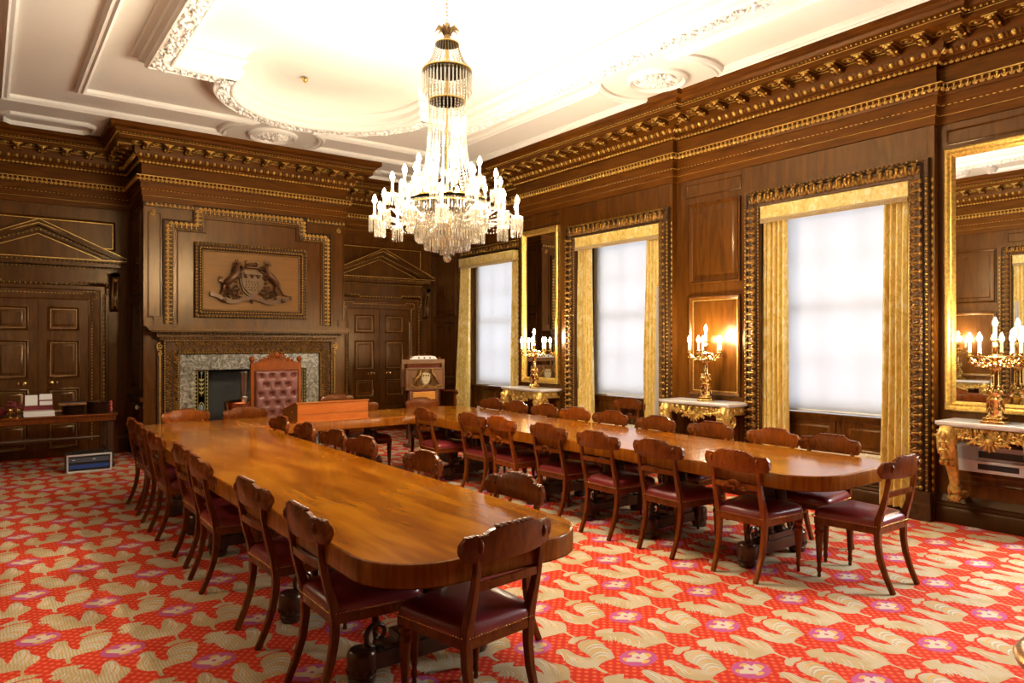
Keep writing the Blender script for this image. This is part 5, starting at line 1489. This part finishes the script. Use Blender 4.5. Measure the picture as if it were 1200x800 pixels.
# ---- gilt-edged table in the near right corner
def corner_table():
    r = empty('marble_table', (2.44, .34, 0), label='gilt edged table with white marble top cut by the lower right corner', cat='side table')
    T = .85; P = rounded(-.50, .50, -.32, .32, (.16, .16, .16, .16), 10)
    m = MB(); m.sweep(P, [(.012, T - .004), (.0, T), (-.0, T), (.03, T)], closed=True); Q = [(x * .94, y * .91) for x, y in P]; m.prism(Q, (0, 0, 0), X_, Y_, Z_, T - .012, T + .004); bevel(m.build('marble_top', [M_MARB], r), .003)
    m = MB(); m.sweep(P, [(.05, T - .10), (.02, T - .09), (.02, T - .035), (-.005, T - .03), (-.012, T - .012), (-.004, T + .001), (.012, T + .003), (.03, T - .002), (.05, T - .03)], closed=True); m.build('gilt_edge', [gilt('antique_gilt', (.50, .24, .07), .3, .8, .2)], r, ang=.9)
    for x in (-.42, .42):
        for y in (-.25, .25):
            l = MB(); l.lathe([(.018, 0), (.024, .02), (.018, .04), (.022, .3), (.034, .66), (.026, .70), (.036, .76)], n=12); l.build('leg', [M_BASE], r, loc=(x, y, 0))
    return r
corner_table()
# ---- chandelier
CXc, CYc = 3.235, 5.26
def chandelier():
    root = empty('chandelier', (CXc, CYc, 0), label='huge lit crystal chandelier with bead curtain and candle arms hanging from the ceiling', cat='chandelier')
    r = random.Random(5)
    m = MB()
    z = 4.72; i = 0
    while z > 4.39:
        a = PI / 2 * (i % 2)
        m.tube([(.013 * math.cos(t) * math.cos(a), .013 * math.cos(t) * math.sin(a), z - .018 + .024 * math.sin(t)) for t in [2 * PI * k / 8 for k in range(8)]], .0035, 5, closed=True)
        z -= .034; i += 1
    m.lathe([(.0, 4.735), (.07, 4.735), (.06, 4.71), (.02, 4.695), (0, 4.69)], n=20)
    m.build('chain', [M_BRASS], root)
    m = MB()
    m.lathe([(0, 4.39), (.02, 4.38), (.028, 4.34), (.022, 4.30), (.03, 4.25), (.02, 4.22), (0, 4.215)], n=12)
    for k in range(10):
        a = 2 * PI * k / 10; d = V((math.cos(a), math.sin(a), 0)); P = [d * .02 + Z_ * 4.27, d * .045 + Z_ * 4.325, d * .08 + Z_ * 4.335, d * .108 + Z_ * 4.305]
        m.tube(P, [.012, .018, .016, .004], 5, up=(0, 0, 1), flat=.5)
    m.build('leaf_crown', [gilt('aged_gilt', (.42, .28, .13), .4, .7, .3)], root, ang=1)
    def ring(R, z, h=.006):
        q = MB(); q.lathe([(R - .006, z - h), (R + .004, z - h), (R + .006, z), (R + .004, z + h), (R - .006, z + h), (R - .006, z - h)], n=40); return q
    q = MB()
    for R, z in ((.10, 4.20), (.212, 3.965), (.335, 2.845), (.36, 2.79), (.16, 3.70)):
        t = ring(R, z); q.v, f0, b = q.v + t.v, t.f, len(q.v); q.f += [tuple(i + b for i in f) for f in f0]; q.m += t.m
    q.lathe([(.006, 4.2), (.012, 4.1), (.006, 4.0), (.014, 3.9), (.008, 3.7), (.012, 3.3), (.010, 2.9), (.04, 2.85), (.05, 2.75), (.03, 2.6), (.02, 2.45)], n=10)
    q.build('frame_rings', [M_BRASS], root, ang=.8)
    def bead(mb, p, s): mb.blob(p, (s, s, s * 1.15), res=(4, 2))
    def strings(mb, n, prof, sp, s, ph=0):
        """prof: list of (r,z) polyline"""
        L = [0]
        for (a, b), (c, d) in zip(prof, prof[1:]): L.append(L[-1] + math.hypot(c - a, d - b))
        K = int(L[-1] / sp)
        for k in range(n):
            a = 2 * PI * (k + ph) / n; ca, sa = math.cos(a), math.sin(a)
            for j in range(K + 1):
                t = j * sp; i = max(x for x in range(len(L)) if L[x] <= t + 1e-9); i = min(i, len(L) - 2)
                f = (t - L[i]) / (L[i + 1] - L[i]); R = prof[i][0] + (prof[i + 1][0] - prof[i][0]) * f; z = prof[i][1] + (prof[i + 1][1] - prof[i][1]) * f
                bead(mb, (R * ca, R * sa, z), s)
    m = MB(); strings(m, 28, [(.10, 4.19), (.115, 4.12), (.15, 4.04), (.205, 3.975)], .021, .0085); stuff(m.build('upper_bead_tent', [M_CRYS], root, smooth=False))
    m = MB(); strings(m, 30, [(.158, 3.70), (.155, 3.55), (.165, 3.35), (.19, 3.15), (.225, 3.0), (.275, 2.9), (.33, 2.85)], .024, .0095); strings(m, 12, [(.12, 3.7), (.12, 3.4), (.14, 3.1), (.2, 2.9)], .03, .010, .5)
    stuff(m.build('bead_column', [M_CRYS], root, smooth=False))
    def prism(mb, p, l, w):
        x, y, z = p; n = 6; a0 = r.uniform(0, 1)
        vs = []
        for zz, ww in ((z, w * .3), (z - l * .08, w), (z - l * .85, w * .8), (z - l, .0005)):
            for k in range(n):
                a = a0 + 2 * PI * k / n; vs.append((x + ww * math.cos(a), y + ww * math.sin(a), zz))
        mb.add(vs, [(i * n + j, i * n + (j + 1) % n, (i + 1) * n + (j + 1) % n, (i + 1) * n + j) for i in range(3) for j in range(n)] + [tuple(range(n))])
    def fringe(mb, R, z, n, l, w, ph=0):
        for k in range(n):
            a = 2 * PI * (k + ph) / n; prism(mb, (R * math.cos(a), R * math.sin(a), z), l, w)
            bead(mb, (R * math.cos(a), R * math.sin(a), z + .012), .008)
    m = MB(); fringe(m, .212, 3.93, 40, .17, .007); fringe(m, .19, 3.93, 34, .21, .007); strings(m, 40, [(.212, 3.965), (.19, 3.95), (.17, 3.85), (.158, 3.70)], .026, .008, .5); stuff(m.build('upper_prism_fringe', [M_CRYS], root, smooth=False))
    m = MB()
    for R, z, l in ((.36, 2.79, .085), (.352, 2.725, .085), (.345, 2.665, .10), (.285, 2.625, .08), (.275, 2.57, .09), (.205, 2.54, .075), (.195, 2.49, .085), (.125, 2.46, .07), (.06, 2.44, .08)):
        fringe(m, R, z, max(10, int(R * 2 * PI / .026)), l, .0085, r.random())
    for R0, R1, z0, z1 in ((.36, .30, 2.79, 2.66), (.30, .2, 2.66, 2.53), (.2, .08, 2.53, 2.45)): strings(m, 36, [(R0, z0), (R1, z1)], .022, .009)
    stuff(m.build('cascade_of_prisms', [M_CRYS], root, smooth=False))
    m = MB(); m.blob((0, 0, 2.335), .036, res=(12, 8)); m.lathe([(.004, 2.44), (.014, 2.41), (.018, 2.385), (.01, 2.37)], n=10); m.build('ball_drop', [M_CRYS], root, smooth=False)
    # one arm, built once and copied round; two tiers
    def arm(R, zp, zc, ch):
        a = MB(); P = [(.16, zc), (R * .45, zc - .05), (R * .72, zc - .045), (R * .9, zc + .0), (R, zp)]
        pts = []
        for i in range(len(P) - 1):
            for f in (0, .5): pts.append((P[i][0] + (P[i + 1][0] - P[i][0]) * f, 0, P[i][1] + (P[i + 1][1] - P[i][1]) * f))
        pts.append((R, 0, zp)); a.tube(pts, .009, 6)
        for i in range(9): bead(a, (R * .5 + i * R * .055, 0, zc - .07 - .03 * math.sin(i / 8 * PI)), .009)
        ob = a.build('arm', [M_CRYS], root, ang=1)
        p = MB(); p.lathe([(.0, zp), (.02, zp + .002), (.048, zp + .018), (.050, zp + .022), (.02, zp + .012), (.014, zp + .03), (.018, zp + .04), (.012, zp + .045)], n=14); p.v = [(x + R, y, z) for x, y, z in p.v]; p.build('drip_pan', [M_CRYS], ob)
        f = MB()
        for k in range(12):
            t = 2 * PI * k / 12; prism(f, (R + .046 * math.cos(t), .046 * math.sin(t), zp + .012), .13 if zp < 2.8 else .09, .0075)
        f.build('prisms', [M_CRYS], ob, smooth=False)
        c = MB(); c.lathe([(.0105, zp + .04), (.0105, zp + .04 + ch), (0, zp + .042 + ch)], n=10); c.v = [(x + R, y, z) for x, y, z in c.v]; c.build('candle', [M_CANDLE], ob)
        z = zp + .042 + ch; b = MB(); b.lathe([(.007, z), (.016, z + .012), (.020, z + .028), (.016, z + .046), (.009, z + .064), (.0, z + .080)], n=10); b.v = [(x + R, y, zz) for x, y, zz in b.v]; b.build('bulb', [M_BULB], ob, ang=2)
        return ob
    for n, R, zp, zc, ch, ph, w in ((14, .62, 2.655, 2.70, .085, .12, 9), (10, .47, 2.86, 2.80, .09, .3, 9), (6, .30, 3.0, 2.86, .08, .1, 6)):
        a0 = arm(R, zp, zc, ch)
        for k in range(n):
            t = 2 * PI * (k + ph) / n
            if k == 0: a0.rotation_euler = (0, 0, t)
            else: dup(a0, None, t, parent=root)
            if n == 6 or k % 2: continue
            light((CXc + R * math.cos(t), CYc + R * math.sin(t), zp + .042 + ch + .035), CHW * 2, .03)
    light((CXc, CYc, 3.10), CHW * 1.2, .10)
CHW = 10.5
chandelier()
# ---- opposite wall, seen in the big mirror: same furniture turned round
def opposite():
    R = Matrix.Rotation(PI, 4, 'Z')
    def tr(p): return V((2 * CX - p[0], 2 * CY - p[1], p[2]))
    xs = XL + (XR - XL) * 0
    w = [o for o in bpy.data.objects if o.name == 'window_3'][0]
    d = dup(w, (tr(w.location).x, tr(w.location).y, 0), PI); d.name = 'window_5'; struct(d)
    names = ['white roller blind drawn on the window in the opposite wall, seen only in the mirror', 'gold damask curtain on the opposite wall, right one in the mirror reflection', 'gold damask curtain on the opposite wall, left one in the mirror reflection', 'gold damask pelmet on the opposite wall, seen only in the mirror']
    for o, l in zip(WSET[1], names):
        p = tr(o.location)
        c = dup(o, (max(p.x, XL + (.13 if 'pelmet' in l else .06)), p.y, 0 if o.location.z == 0 else o.location.z), PI, l)
    # these stand just in front of the opposite wall
    for o, l, x in ((CON2, 'gilt console on the opposite wall, seen only in the mirror', XL), (CAN2, 'lit gilt candelabrum on the opposite wall, seen only in the mirror', XL + .22)):
        c = dup(o, (x, 5.32 + (0 if o is CON2 else .06), o.location.z), PI + o.rotation_euler.z, l)
        if o is CAN2: light((x, 5.38, .935 + .74), CANDW * 4, .05)
opposite()
# ---- area lamp added as daylight fill at the uncovered near window, out of view
l = bpy.data.lights.new('window_daylight', 'AREA'); l.shape = 'RECTANGLE'; l.size = 1.2; l.size_y = 2.1; l.energy = 110; l.color = (.92, .95, 1)
o = bpy.data.objects.new('window_daylight', l); col.objects.link(o); o.location = (7.32, WINC[0], 1.98); o.rotation_euler = (0, PI / 2, 0)
# ---- light
w = bpy.data.worlds.new('world'); scene.world = w; w.use_nodes = True
w.node_tree.nodes['Background'].inputs[0].default_value = (.88, .93, 1.0, 1); w.node_tree.nodes['Background'].inputs[1].default_value = .50
vs = scene.view_settings; vs.view_transform = 'Standard'; vs.look = 'None'; vs.gamma = 1; vs.use_curve_mapping = False; vs.exposure = 2.32
c = scene.cycles; c.max_bounces = 6; c.diffuse_bounces = 4; c.glossy_bounces = 3; c.transmission_bounces = 4; c.transparent_max_bounces = 28; c.sample_clamp_indirect = .7; c.caustics_reflective = False; c.caustics_refractive = False
c.use_light_tree = True
